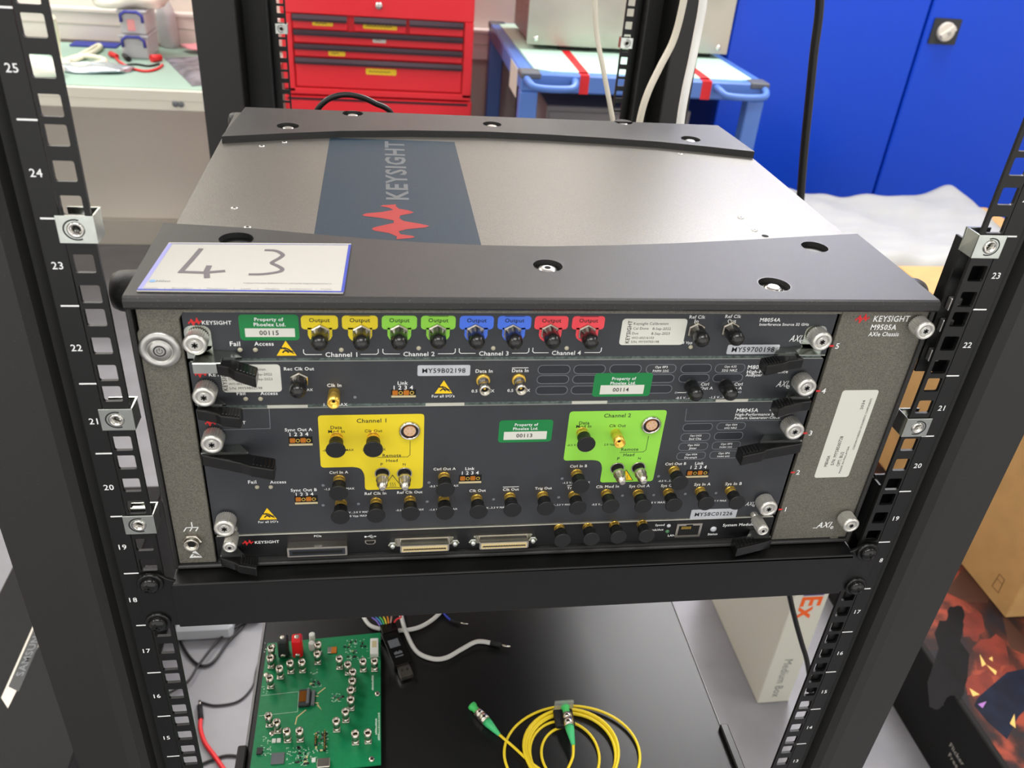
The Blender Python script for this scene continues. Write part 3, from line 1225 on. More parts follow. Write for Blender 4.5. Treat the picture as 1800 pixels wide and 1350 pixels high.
def axie(b, F, x0, x1, y, k=1.0):
    a, c = F.px(x0, y), F.px(x1, y)
    w = c[0] - a[0]
    u = (a[0] + c[0]) / 2
    b.text(F, 'AXI', u - w * .1, a[1] + .2, w * .62, 'print white', width=w * .66, shear=.25)
    b.text(F, 'e', u + w * .36, a[1] - w * .14, w * .55, 'print white')


# ---- topmost module
t = MB()
logo(t, PF, PF.px(330, 566)[0], PF.px(330, 566)[1], 6.9, 5.2, 'print red')
for s_, a, c, y in (('KEYSIGHT', 355, 407, 567), ('Fail', 404, 422, 604), ('Access', 447, 481, 604), ('Channel 1', 572, 628, 623), ('Channel 2', 709, 764, 622), ('Channel 3', 842, 894, 621), ('Channel 4', 970, 1021, 620),
                    ('Ref Clk', 1212, 1240, 557), ('In', 1221, 1228, 564.5), ('Ref Clk', 1275, 1303, 556), ('Out', 1279, 1294, 564), ('3 Vpp', 1200, 1217, 602), ('M8054A', 1336, 1372, 562), ('Interference Source 32 GHz', 1335, 1422, 570)):
    lab(t, PF, s_, a, c, y, bold=0.018)
axie(t, PF, 1386, 1414, 595)
for a, c, ta, tc, y in ((534, 665, 566, 634, 623), (673, 800, 703, 770, 622), (807, 929, 836, 900, 621), (936, 1056, 964, 1027, 620)):
    pa, pc, qa, qc = PF.px(a, y), PF.px(c, y), PF.px(ta, y), PF.px(tc, y)
    for (e0, e1) in (((pa[0], qa[0])), ((pc[0], qc[0]))):
        sg = 1 if e1 > e0 else -1
        t.stroke(PF, [(e0, pa[1] + 3.2), (e0, pa[1] + 0.9), (e0 + sg * 0.9, pa[1]), (e1, pa[1])], 0.4, 0.12, 'print white')
esd_symbol(t, PF, *PF.px(503, 612), 10.4)
t.build('printed_lettering', m5)
outs = ((529, 594, 'patch yellow', 0, (561, 606)), (601, 664, 'patch yellow', 1, (635, 606)), (671, 733, 'patch green', 0, (702, 605)), (740, 801, 'patch green', 1, (771, 604)),
        (808, 868, 'patch blue', 0, (839, 604)), (875, 934, 'patch blue', 1, (906, 604)), (940, 999, 'patch red', 0, (973, 603)), (1006, 1063, 'patch red', 1, (1040, 604)))
ov1, ov0, ovn = PF.px(600, 554.5)[1], PF.px(600, 579)[1], PF.px(600, 598)[1]
for a, c, m_, bar, tip in outs:
    u0, u1 = PF.px(a, 565)[0], PF.px(c, 565)[0]
    um = (u0 + u1) / 2
    b = MB()
    b.rect(PF, u0, u1, ov0, ov1, 0.02, 0.1, m_, 2.0)
    pts = [(um - 6.3, ov0 + 1), (um - 6.3, ovn + 3)] + [(um + 6.3 * math.cos(x), ovn + 3.5 + 6.3 * math.sin(x) * 0.8) for x in [math.radians(k) for k in range(190, 351, 20)]] + [(um + 6.3, ov0 + 1)]
    b.prism(PF, pts, 0.03, 0.1, m_)
    vy = PF.px(600, 562.5)[1]
    b.text(PF, 'Output', um, vy, None, 'print dark', h=0.2, bold=0.015, width=10.6)
    if bar:
        b.stroke(PF, [(um - 5.3, vy + 2.4), (um + 5.3, vy + 2.4)], 0.3, 0.2, 'print dark')
    o = b.build('output_marking', m5)
    capped_round(PF, tip, m5)
for p in ((1236, 600), (1297, 598)):
    capped_round(PF, p, m5)
b = MB()
for p in ((422, 615), (449, 615), (600, 615), (736, 612), (867, 612), (996, 612), (1214, 610)):
    led(PF, *PF.px(*p), b)
b.build('indicator_lights', m5)
asset_sticker(PF, 418, 527, 552.5, 598, 430, 519, 577, 592, (447, 498, 561), (446, 502, 570), ('00115', 456, 490, 584.5), m5)
serial(PF, 1280, 1367, 606, 622, 'MY59700198', m5)


def cal_sticker(parent, x0, x1, y0, y1, kx, rows, wo, sn):
    a, c = PF.px(x0, y0), PF.px(x1, y1)
    b = MB()
    b.rect(PF, a[0], c[0], c[1], a[1], 0.02, 0.14, 'sticker white', 2.0)
    q = PF.px(kx, (y0 + y1) / 2)
    b.text(PF, 'KEYSIGHT', q[0], (a[1] + c[1]) / 2, 3.3, 'print dark', h=0.2, width=(a[1] - c[1]) * 0.86, up=(-1, 0), bold=0.018)
    for s_, xa, xb, y in rows:
        lab(b, PF, s_, xa, xb, y, 'print dark', h=0.2, bold=0.0)
    b.build('calibration_sticker', parent)


cal_sticker(m5, 1095, 1200, 560, 606, 1105, (('Keysight Calibration', 1114, 1175, 568.5), ('Cal Done', 1113, 1140, 577), ('8-Sep-2022', 1147, 1179, 577.5), ('Due', 1111, 1122, 585.5), ('8-Sep-2023', 1145, 1177, 586),
                                                ('WO-00216103', 1110, 1149, 593.5), ('S/N: MY59700198', 1109, 1158, 600.5)), 0, 0)
for p in ((342, 608), (1446, 602)):
    q = P(p[0], p[1], 'y', 0)
    b = MB()
    sg = -1 if q[0] < 0 else 1
    x = q[0]
    b.rect(PF, x - 6.6, x + 6.6, 147, 162, 0.02, 0.5, 'zinc plate', 4)
    b.rect(PF, x - 6.6, x + 6.6, 142.5, 150, 0.02, 0.5, 'zinc plate')
    b.build('screw_plate', m5)
    thumb_screw(PF, q[0], q[2], m5, h1=10)
lever(m5, ((371, 639), (400, 645), (412, 652), (449, 664)), 146, -1, h=6.5, d=10.5)
lever(m5, ((1414, 631), (1388, 634), (1378, 638), (1348, 644)), 147, 1, h=6.5, d=9.5)
b = MB()
b.box(-190, -176, -3, YP - 0.4, 146.2, 147, 'zinc plate', 0.2)
b.box(-190, -178, -3.6, -2.8, 141, 147, 'zinc plate', 0.2)
b.box(141, 157, 0, YP - 0.4, 147.6, 148.4, 'zinc plate', 0.2)
b.build('latch_bracket', m5)

# ---- second module
t = MB()
logo(t, PF, PF.px(342, 657)[0], PF.px(342, 657)[1], 6.9, 5.2, 'print red')
for s_, a, c, y in (('KEYSIGHT', 367, 419, 658), ('Fail', 416, 431, 691), ('Access', 457.6, 488, 691), ('Rec Clk Out', 499, 552, 648), ('3.3 V MAX', 514, 550, 685), ('Clk In', 575, 600, 677), ('1.1 V MAX', 569, 611, 711),
                    ('Link', 699, 717, 673), ('1 2 3 4', 692, 726, 681), ("For all I/O's", 759, 799, 696), ('Data In', 836, 866, 652), ('Data In', 900, 929, 651), ('0.5 V MAX', 829, 869, 687), ('0.5 V MAX', 892, 932, 686),
                    ('M8046A', 1314.5, 1353, 645), ('High-Performance', 1313, 1385, 653), ('Analyzer', 1311, 1339.5, 659), ('Ctrl', 1232, 1246, 675), ('Out A', 1231, 1253, 682), ('Ctrl', 1291, 1305, 675), ('In A', 1290, 1304, 682),
                    ('-0.5 V...3.3 V', 1188, 1224, 699), ('-1.5 V...3.3 V', 1247, 1284, 698)):
    lab(t, PF, s_, a, c, y, bold=0.018)
q0, q1 = PF.px(900, 646.5), PF.px(929, 646.5)
t.stroke(PF, [(q0[0], q0[1]), (q1[0], q0[1])], 0.4, 0.12, 'print white')
axie(t, PF, 1363, 1390, 675)
esd_symbol(t, PF, *PF.px(780, 680), 10.0)
for p, q in (((1188, 690), (1212, 690)), ((1292, 689), (1301, 689))):
    a, c = PF.px(*p), PF.px(*q)
    t.stroke(PF, [a, c], 0.4, 0.12, 'print white')
    t.disc(PF, *(a if p[0] < 1200 else c), 0.9, 0.15, 'print grey', 12)
t.disc(PF, *PF.px(624, 698), 0.9, 0.15, 'print grey', 12)
cols = [(PF.px(a, 648)[0], PF.px(c, 648)[0]) for a, c in ((946, 1002), (1009, 1064), (1072, 1127), (1136, 1188), (1197, 1250), (1257, 1309))]
rows = [(PF.px(970, a)[1], PF.px(970, c)[1]) for a, c in ((642, 657), (660, 674), (679, 693))]
for ci, (u0, u1) in enumerate(cols):
    for ri, (v1, v0) in enumerate(rows):
        if ri == 2 and ci > 3:
            continue
        pts = rrect(u0, u1, v0, v1, 2.6, 5)
        if not (ri == 0 and ci in (3, 5)):
            t.prism(PF, pts, 0.03, 0.05, 'slot dark')
        t.stroke(PF, pts, 0.32, 0.1, 'print grey', closed=True)
for ci, (s1, s2) in ((3, ('Opt 0P3', 'PAM4 32G')), (5, ('Opt A32', '32G NRZ'))):
    u = (cols[ci][0] + cols[ci][1]) / 2
    v = (rows[0][0] + rows[0][1]) / 2
    t.text(PF, s1, u, v + 1.2, None, 'print white', width=7.4, bold=0.012)
    t.text(PF, s2, u, v - 1.4, None, 'print white', width=9.4, bold=0.012)
t.build('printed_lettering', m4)
capped_round(PF, (523, 690), m4)
capped_round(PF, (1225, 696), m4, nut=False)
capped_round(PF, (1286, 695), m4, nut=False)
gold_open(PF, (586, 710), m4, 11)
silver_conn(PF, (853, 688), m4)
silver_conn(PF, (917, 687), m4)
link_block(PF, (687.5, 685), (731, 697.5), m4)
b = MB()
for p in ((432, 701), (458, 701)):
    led(PF, *PF.px(*p), b)
b.build('indicator_lights', m4)
serial(PF, 734, 826, 642, 660, 'MY59B02198', m4)
asset_sticker(PF, 1046, 1141, 656, 696, 1056, 1130, 677, 692, (1076, 1118, 665), (1073, 1117.5, 673), ('00114', 1077, 1105, 684.5), m4)
cal_sticker(m4, 386, 496, 641, 688.5, 394, (('Keysight Calibration', 403, 467, 649), ('Cal Done', 402, 428, 657.5), ('8-Sep-2022', 444, 478, 657.5), ('Due', 402, 414, 666), ('8-Sep-2023', 445, 479, 666), ('WO-00216102', 402, 442, 674.5), ('S/N: MY59B02198', 403, 461, 682)), 0, 0)
for p in ((358, 700), (1419, 683)):
    q = P(p[0], p[1], 'y', -1)
    thumb_screw(PF, q[0], q[2], m4)
lever(m4, ((345, 720), (362, 723), (379, 727), (387, 731), (422, 735)), 117, -1)
lever(m4, ((1428, 705), (1412, 707), (1401, 710), (1369, 719)), 117, 1)

# ---- tall module
t = MB()
logo(t, PF, PF.px(360, 743)[0], PF.px(360, 743)[1], 6.9, 5.2, 'print red')
for s_, a, c, y in (('KEYSIGHT', 385, 432, 743), ('Sync Out A', 500.5, 549, 755), ('1 2 3 4', 509, 542, 763), ('Sync Out B', 511, 557, 861), ('1 2 3 4', 520, 551, 868.5), ('Fail', 436, 450.5, 847), ('Access', 474.5, 503, 847),
                    ("For all I/O's", 454, 489, 917), ('Ctrl In A', 579, 612, 830), ('-1.5 V...3.3 V MAX', 570, 623, 859), ('Ref Clk In', 641, 679, 867), ('Ref Clk Out', 698, 742.5, 865), ('0 V...3.0 V MAX', 608, 650, 900), ('1.0 Vpp MAX', 611, 646, 906.5),
                    ('-0.5 V...1.5 V MAX', 696, 745, 896), ('Ctrl Out A', 762, 801, 824), ('-0.5 V...3.3 V MAX', 755, 806, 854), ('Link', 818, 834, 823.5), ('1 2 3 4', 812, 841.5, 831), ('-1.0 V...3.3 V MAX', 754.5, 804, 895), ('Clk Out', 825, 854, 862), ('Clk Out', 884, 912, 860),
                    ('0 V...3.3 V MAX', 850, 891, 892), ('Trig Out', 940.5, 970, 858), ('Trig Out', 997, 1027, 857), ('0 V...3.3 V MAX', 967, 1004, 887), ('Ctrl In B', 1002, 1032, 819), ('-1.5 V...3.3 V MAX', 989, 1037, 848), ('Clk Mod In', 1048, 1088, 855), ('-0.5 V...0.5 V MAX', 1040, 1087, 886),
                    ('Sys Out A', 1106, 1142, 854), ('Sys Out B', 1162, 1197, 853), ('Ctrl Out B', 1169.5, 1206, 815), ('Sys In A', 1220.5, 1249, 851), ('Sys In B', 1275, 1304, 850), ('1.8 V MAX', 1141, 1169, 883), ('1.5 V MAX', 1252, 1277, 880), ('-0.5 V...3.3 V', 1157, 1188, 845), ('Link', 1222, 1237, 814), ('1 2 3 4', 1214, 1242, 821),
                    ('M8045A', 1295, 1333, 721), ('High-Performance BERT', 1293, 1374, 728), ('Pattern Generator-Clock', 1291.5, 1371, 734), ('64 Gb/s', 1353, 1372, 720)):
    lab(t, PF, s_, a, c, y, bold=0.018)
for a, c, y in ((884, 912, 856), (997, 1027, 853)):
    q0, q1 = PF.px(a, y), PF.px(c, y)
    t.stroke(PF, [q0, (q1[0], q0[1])], 0.4, 0.12, 'print white')
axie(t, PF, 1309, 1328, 886)
esd_symbol(t, PF, *PF.px(470.5, 903), 10.4)
t.stroke(PF, [PF.px(1207, 718), PF.px(1204, 740), PF.px(1398, 738)], 0.3, 0.12, 'print grey')
t.stroke(PF, [PF.px(473, 718), PF.px(475, 753), PF.px(362, 756)], 0.3, 0.12, 'print grey')
for p in ((568, 853), (568, 888), (630, 885.5), (751, 881.5), (754, 848), (867.5, 877.5), (982, 874), (988, 841), (1094, 871), (1149, 870), (1157.5, 837), (1204.5, 868), (1258.5, 866.5)):
    t.disc(PF, *PF.px(*p), 0.95, 0.14, 'print grey', 12)
ca = (PF.px(1201, 750)[0], PF.px(1252, 750)[0])
cb = (PF.px(1260, 750)[0], PF.px(1309.5, 750)[0])
rws = [(PF.px(1225, a)[1], PF.px(1225, c)[1]) for a, c in ((744.5, 757), (761.5, 774.5), (778, 791), (794.5, 807))]
for cc, items in ((ca, (None, ('Opt UG2', '2nd Cha'), ('Opt 0G3', 'Jitter'), ('Opt 0G4', 'De-emph'))), (cb, (('Opt G64', '64G NRZ'), None, ('Opt 0P3', 'PAM4 32G'), ('Opt 0P6', 'PAM4 64G')))):
    for (v1, v0), it in zip(rws, items):
        if cc is cb:
            v1 += 0.3
            v0 += 0.3
        pts = rrect(cc[0], cc[1], v0, v1, 2.3, 5)
        if it is None:
            t.prism(PF, pts, 0.03, 0.05, 'slot dark')
        t.stroke(PF, pts, 0.3, 0.1, 'print grey', closed=True)
        if it:
            u, v = (cc[0] + cc[1]) / 2, (v0 + v1) / 2
            t.text(PF, it[0], u, v + 1.1, None, 'print white', width=7.4, bold=0.012)
            t.text(PF, it[1], u, v - 1.3, None, 'print white', width=8.0 if len(it[1]) > 6 else 5, bold=0.012)
t.build('printed_lettering', m3)


def rounded(pts, r, n=4):
    out = []
    k = len(pts)
    for i in range(k):
        p = Vector(pts[i])
        a = (Vector(pts[i - 1]) - p)
        c = (Vector(pts[(i + 1) % k]) - p)
        rr = min(r, a.length / 2.05, c.length / 2.05)
        A, C = p + a.normalized() * rr, p + c.normalized() * rr
        for j in range(n + 1):
            s_ = j / n
            out.append(tuple((1 - s_) ** 2 * A + 2 * s_ * (1 - s_) * p + s_ * s_ * C))
    return out


def channel_patch(pts, m_, texts, bracket, tri, parent, label, tm):
    P2 = [PF.px(*p) for p in pts]
    # straighten: shared edges
    b = MB()
    xl, xr = (P2[0][0] + P2[6][0]) / 2, (P2[1][0] + P2[2][0]) / 2
    zt_, zb = (P2[0][1] + P2[1][1]) / 2, (P2[2][1] + P2[3][1]) / 2
    xm = (P2[3][0] + P2[4][0]) / 2
    zm = (P2[5][1] + P2[6][1]) / 2
    poly = [(xl, zt_), (xl, zm), (xm - 6, zm), (xm - 2, zm - 1.2), (xm, zm - 6), (xm, zb), (xr, zb), (xr, zt_)]
    pl = rounded(poly, 2.2)
    b.prism(PF, pl, 0.02, 0.1, m_)
    for s_, a, c, y in texts:
        lab(b, PF, s_, a, c, y, 'print dark', h=0.18, bold=0.012)
    q = [PF.px(*p) for p in bracket]
    b.stroke(PF, [(q[0][0], q[0][1]), (q[0][0], q[2][1] + 1.4), (q[0][0] - 1.4, q[2][1]), (q[2][0], q[2][1])], 0.3, 0.18, 'print dark')
    T = [PF.px(*p) for p in tri]
    zb2 = (T[0][1] + T[1][1]) / 2
    b.prism(PF, [(T[0][0], zb2), (T[1][0], zb2), (T[2][0], T[2][1])], 0.15, 0.15, 'esd yellow' if m_ == 'patch green' else m_)
    b.stroke(PF, [(T[0][0], zb2), (T[1][0], zb2), (T[2][0], T[2][1])], 0.4, 0.2, 'print dark', closed=True)
    cx = (T[0][0] + T[1][0]) / 2
    for k in (-1.3, 0, 1.3):
        b.stroke(PF, [(cx + k + 0.3 * math.sin(j * 1.4), zb2 + 1.5 + j * 0.5) for j in range(6)], 0.28, 0.2, 'print dark')
    b.stroke(PF, [(cx - 2.2, zb2 + 0.9), (cx + 2.2, zb2 + 0.9)], 0.25, 0.2, 'print dark')
    o = b.build('channel_marking', parent)
    o['label'] = label


channel_patch(((558, 730), (745, 727.5), (744, 859), (642.5, 860.5), (640, 835), (620, 820.5), (564.5, 822)), 'patch yellow',
              (('Channel 1', 627, 679, 739), ('Data', 581, 601, 751), ('Mod In', 577, 606, 758), ('Clk Out', 641, 672, 757), ('Remote', 672.5, 705, 800), ('Head', 679, 699, 809), ('P', 669, 673, 816), ('N', 708, 713, 816), ('-0.5 V...1.5 V MAX', 567, 622, 791), ('2.0 Vpp MAX', 637, 678, 790)),
              ((721, 775), (720, 803), (662.5, 804)), ((674, 857), (707, 857), (690, 835)), m3, 'yellow printed area for Channel 1', 0)
channel_patch(((1001, 723), (1171, 721), (1149, 846), (1056, 847.5), (1056, 828), (1040, 809), (991, 809)), 'patch green',
              (('Channel 2', 1062, 1109, 730), ('Data', 1018, 1036, 743), ('Mod In', 1013, 1039.5, 749), ('Clk Out', 1071, 1100, 748), ('Remote', 1092, 1122, 789.5), ('Head', 1096, 1115, 799), ('P', 1085, 1089, 806), ('N', 1121.5, 1126, 805.5), ('-0.5 V...1.5 V', 997, 1030, 782), ('2.0 Vpp', 1062, 1081, 781)),
              ((1140, 766), (1136, 793), (1089, 795)), ((1084, 844), (1112, 844), (1101, 826)), m3, 'green printed area for Channel 2', 0)
for p in ((590, 792), (656, 791), (1031, 782), (595, 868), (598, 910), (661, 907.5), (722, 904), (783, 862), (782.5, 902.5), (841.5, 901), (901, 897.5), (960, 895), (1016, 894), (1021, 856), (1074, 891), (1131, 891), (1185, 889), (1195.5, 850), (1242, 886), (1296, 885)):
    capped_flange(PF, p, m3)
gold_open(PF, (1090, 780), m3, 11)
for p in ((672, 832), (711, 832), (1085, 823), (1122, 822)):
    rf_recessed(PF, p, m3)
multipin(PF, (720, 754), m3)
multipin(PF, (1144, 744), m3)
link_block(PF, (507, 768), (550, 782), m3)
link_block(PF, (517.5, 871.5), (559, 884.5), m3)
link_block(PF, (807, 835), (846, 848), m3)
link_block(PF, (1207, 826), (1244, 838), m3)
b = MB()
for p in ((452, 856), (476, 856)):
    led(PF, *PF.px(*p), b)
b.build('indicator_lights', m3)
serial(PF, 1216, 1292.5, 896, 910, 'MY58C01226', m3)
asset_sticker(PF, 878, 968.5, 739, 776, 886, 960, 759, 771.5, (905, 946, 746), (902, 946, 753), ('00113', 907.5, 935.5, 765), m3)
for p in ((372, 783), (394, 931), (1398, 760), (1352, 896)):
    q = P(p[0], p[1], 'y', -1)
    thumb_screw(PF, q[0], q[2], m3)
lever(m3, ((353, 799.5), (424, 814), (440, 819.5), (481, 826)), 85, -1, h=7.6, d=10.5)
lever(m3, ((1412, 779), (1351, 790), (1343, 794), (1306, 802)), 85, 1, h=7.6)

# ---- system module
SFm = PF
t = MB()
logo(t, PF, PF.px(426, 954)[0], PF.px(426, 954)[1], 6.6, 4.6, 'print red')
for s_, a, c, y in (('KEYSIGHT', 448, 491, 952.5), ('PCIe', 552, 565, 942), ('Speed', 1152, 1168, 922.5), ('Link/Act', 1143, 1166, 931), ('LAN', 1174, 1186, 941), ('Status', 1244, 1261, 938.5), ('System Module', 1271, 1325, 922)):
    lab(t, PF, s_, a, c, y, bold=0.018)
q = PF.px(651, 943)
t.stroke(PF, [(q[0] - 3, q[1]), (q[0] + 3, q[1])], 0.35, 0.12, 'print white')
t.stroke(PF, [(q[0] - 1.6, q[1]), (q[0], q[1] + 1.1), (q[0] + 1.2, q[1] + 1.1)], 0.3, 0.12, 'print white')
t.stroke(PF, [(q[0] - 0.6, q[1]), (q[0] + 0.8, q[1] - 1.1), (q[0] + 1.8, q[1] - 1.1)], 0.3, 0.12, 'print white')
t.disc(PF, q[0] - 3, q[1], 0.7, 0.13, 'print white', 10)
t.prism(PF, [(q[0] + 2.6, q[1] - .7), (q[0] + 3.9, q[1]), (q[0] + 2.6, q[1] + .7)], .12, .12, 'print white')
t.build('printed_lettering', m1)


def pxbox(b, p0, p1, h0, h1, m_, bev=0.2):
    a, c = PF.px(*p0), PF.px(*p1)
    b.box(a[0], c[0], YP - h1, YP - h0, c[1], a[1], m_, bev)
    return a[0], c[0], c[1], a[1]


b = MB()
a_, c_ = PF.px(505, 947), PF.px(611, 962)
u0, u1 = a_[0], c_[0]
b.rect(PF, u0, u1, 3.5, 11.0, 0, 5.5, 'nickel', 0.5)
b.rect(PF, u0 + 1.2, u1 - 1.2, 4.6, 9.6, 5.5, 5.6, 'slot dark', 0.4)
b.rect(PF, u0 + 3, u1 - 3, 6.2, 8.0, 5.6, 5.9, 'hole black')
b.build('expansion_port', m1, bevel=0.2)
b = MB()
q = PF.px(651, 952)
b.prism(PF, [(q[0] - 3.3, q[1] + 1.6), (q[0] + 3.3, q[1] + 1.6), (q[0] + 3.3, q[1] - 0.4), (q[0] + 2, q[1] - 1.8), (q[0] - 2, q[1] - 1.8), (q[0] - 3.3, q[1] - 0.4)], 0, 0.6, 'nickel')
b.prism(PF, [(q[0] - 2.6, q[1] + 1.0), (q[0] + 2.6, q[1] + 1.0), (q[0] + 2.6, q[1] - 0.3), (q[0] + 1.6, q[1] - 1.2), (q[0] - 1.6, q[1] - 1.2), (q[0] - 2.6, q[1] - 0.3)], 0.6, 0.65, 'hole black')
b.build('usb_port', m1)
for xa, xb, sa, sb, yy in ((703, 788, 690, 799, 943), (841, 926, 831, 935, 938)):
    b = MB()
    ua, ub = PF.px(xa, yy)[0], PF.px(xb, yy)[0]
    vm = 9.2
    b.rect(PF, ua - 3.2, ub + 3.2, vm - 3.2, vm + 3.4, 0, 2.2, 'nickel', 1)
    b.rect(PF, ua, ub, vm - 2.8, vm + 2.8, 2.0, 8.4, 'nickel', 1)
    b.rect(PF, ua + 1, ub - 1, vm - 2.0, vm + 2.0, 8.3, 8.8, 'connector cream', 0.6)
    b.rect(PF, ua + 2, ub - 2, vm - 0.4, vm + 0.5, 8.7, 8.95, 'slot dark')
    o = b.build('data_port', m1, bevel=0.25)
    c = MB()
    n = 18
    for k in range(n):
        x = ua + 2.2 + (ub - ua - 4.4) * k / (n - 1)
        for dz in (0.75, -0.75):
            c.rect(PF, x - 0.28, x + 0.28, vm + dz - .25, vm + dz + .25, 8.8, 9.0, 'gold')
    c.build('contacts', o)
    for sx in (sa, sb):
        d_ = MB()
        us = PF.px(sx, yy)[0]
        hexnut(d_, PF, us, vm, 2.9, 0, 5, 'zinc plate')
        d_.lathe(PF, us, vm, [(2.0, 5), (1.6, 6.5), (0.8, 6.8)], 'zinc plate', 12)
        d_.build('jack_post', o)
for p in ((989, 951), (1040, 948.5), (1087.5, 945), (1137, 943)):
    capped_flange(PF, p, m1, h=12)
b = MB()
a, c = PF.px(1190, 920), PF.px(1230, 936)
b.rect(PF, a[0], c[0], 3.2, 15.0, 0, 1.0, 'nickel', 0.3)
b.rect(PF, a[0] + 1.6, c[0] - 1.6, 5.2, 13.2, 1.0, 1.1, 'hole black')
b.rect(PF, (a[0] + c[0]) / 2 - 2.2, (a[0] + c[0]) / 2 + 2.2, 12.5, 14, 1.1, 1.2, 'hole black')
for k in range(8):
    x = a[0] + 3.4 + k * 0.85
    b.rect(PF, x, x + 0.35, 10.6, 12.8, 1.1, 1.3, 'gold')
b.build('network_port', m1)
b = MB()
led(PF, *PF.px(1175.5, 924), b, 'sticker silver', 1.4)
led(PF, *PF.px(1173, 934), b, 'led green', 1.4)
led(PF, *PF.px(1254, 930), b, 'sticker silver', 2.2)
b.build('indicator_lights', m1)
for p in ((403, 966), (1343, 936)):
    q = P(p[0], p[1], 'y', -8)
    thumb_screw(PF, q[0], 14.5 if q[2] < 12 else q[2], m1, r=3.9, h0=5, h1=17)
lever(m1, ((387, 981), (400, 985), (412, 989), (420, 993.5), (451, 999)), 8, -1)
lever(m1, ((1357, 949), (1345, 953), (1334, 956), (1296, 965)), 6, 1)

# ------------------------------------------------------------------ numbered card lying on the bumper
mat('card paper', (180, 178, 171), 0.5)
mat('card blue', (44, 62, 165), 0.5)
mat('marker ink', (96, 92, 96), 0.5)
mat('pale blue print', (120, 160, 200), 0.5)
mat('lilac print', (150, 150, 215), 0.5)
CF = XY(ZT + 0.9)
card = thing('lot_card', tuple(P(430, 470, 'z', ZT)), 'white card with a blue border and handwritten 43 lying on the chassis front bumper', 'card')
cp = [CF.px(*p) for p in ((240, 511), (603, 515), (617, 428), (297, 426))]
b = MB()
b.prism(CF, cp, -0.6, 0, 'card paper')
sheet = b.build('card_sheet', card)
b = MB()
q = [CF.px(*p) for p in ((241, 509), (602, 513), (615, 430))]
b.stroke(CF, q, 1.5, 0.1, 'card blue')
b.stroke(CF, [CF.px(300, 428.5), CF.px(612, 430.5)], 0.5, 0.1, 'card blue')
b.stroke(CF, [CF.px(300, 428), CF.px(246, 508)], 2.2, 0.1, 'lilac print')
b.stroke(CF, [CF.px(354, 437), CF.px(336, 458), CF.px(318, 478), CF.px(360, 479.5), CF.px(396, 476.5)], 2.7, 0.14, 'marker ink')
b.stroke(CF, [CF.px(368, 467), CF.px(363, 477), CF.px(364, 489)], 3.0, 0.16, 'marker ink')
three = [CF.px(465, 440), CF.px(485, 441), CF.px(497, 448), CF.px(491, 454), CF.px(478, 462), CF.px(487, 467), CF.px(496, 473), CF.px(490, 478), CF.px(463, 482), CF.px(437, 482.5)]
b.stroke(CF, [tuple(v) for v in catmull([Vector(p) for p in three], 4)], 2.4, 0.14, 'marker ink')
lab(b, CF, 'Hilco', 275, 300, 494, 'print grey', bold=0.012)
u, v = CF.px(268, 494)
b.disc(CF, u, v, 1.6, 0.12, 'pale blue print')
lab(b, CF, 'https://www.hilcoind.co.uk/sale-type/machinery', 428, 583, 498, 'print grey', bold=0)
lab(b, CF, 'London     |     Birmingham     |     Manchester     |     Leeds     |     Glasgow     |  Southampton   |   Dublin', 253, 583, 507.5, 'print grey', bold=0)
b.build('card_print', sheet)
# ------------------------------------------------------------------ black appliance below, with the circuit board on it
mat('appliance black', (20, 20, 20), 0.36, bump=0.05, bscale=3000, specks=0.03)
mat('appliance edge', (130, 130, 130), 0.5, metal=0.3)
mat('board green', (16, 128, 78), 0.35, noise=0.06, nscale=220)
mat('silkscreen', (196, 222, 200), 0.6)
mat('component dark', (38, 40, 40), 0.4)
mat('component grey', (96, 100, 104), 0.35)
mat('plastic red', (220, 26, 34), 0.3)
mat('plastic white', (222, 224, 218), 0.4)
mat('amber glass', (120, 70, 10), 0.2, coat=0.5)
mat('bond tan', (208, 196, 140), 0.5)
mat('cable white', (205, 204, 198), 0.4)
mat('fibre yellow', (232, 204, 40), 0.35)
mat('boot green', (66, 190, 118), 0.4)
mat('tip green', (70, 200, 100), 0.4)
mat('strap black', (22, 22, 24), 0.7)
mat('clear plastic', (200, 205, 205), 0.15, trans=0.6, alpha=0.6)
AZ = -300.0
AF = XY(AZ)
app = thing('rack_appliance', (0, 120, -345), 'flat black rack appliance on the rails below the shelf, carrying the green circuit board', 'rack appliance')
b = MB()
b.box(-214, 216, -4, 420, -343, AZ, 'appliance black', 0.5)
case = b.build('case', app)
b = MB()
b.box(-216.6, -214.1, -2, 420, -342, AZ + 0.8, 'appliance edge', 0.4)
b.build('slide_rail', app)
b = MB()
b.box(216.1, 217.4, -2, 420, -342, AZ + 0.5, 'appliance edge', 0.4)
b.build('slide_rail', app)
for s, xx in ((-1, -222), (1, 214)):
    b = MB()
    yb_ = P(1262, 1272, 'z', AZ + 6)[1] if s > 0 else P(438, 1308, 'z', AZ + 6)[1]
    b.box(xx, xx + 8, -6, yb_, AZ - 30, AZ + 6, 'black satin steel', 1.2)
    b.build('ear_bracket', app)
b = MB()
b.box(-241, -222, -6, -2.1, -343, AZ, 'black satin steel')
b.build('mounting_flange', app)
MB().box(222, 241, -6, -2.1, -343, AZ, 'black satin steel').build('mounting_flange', app)

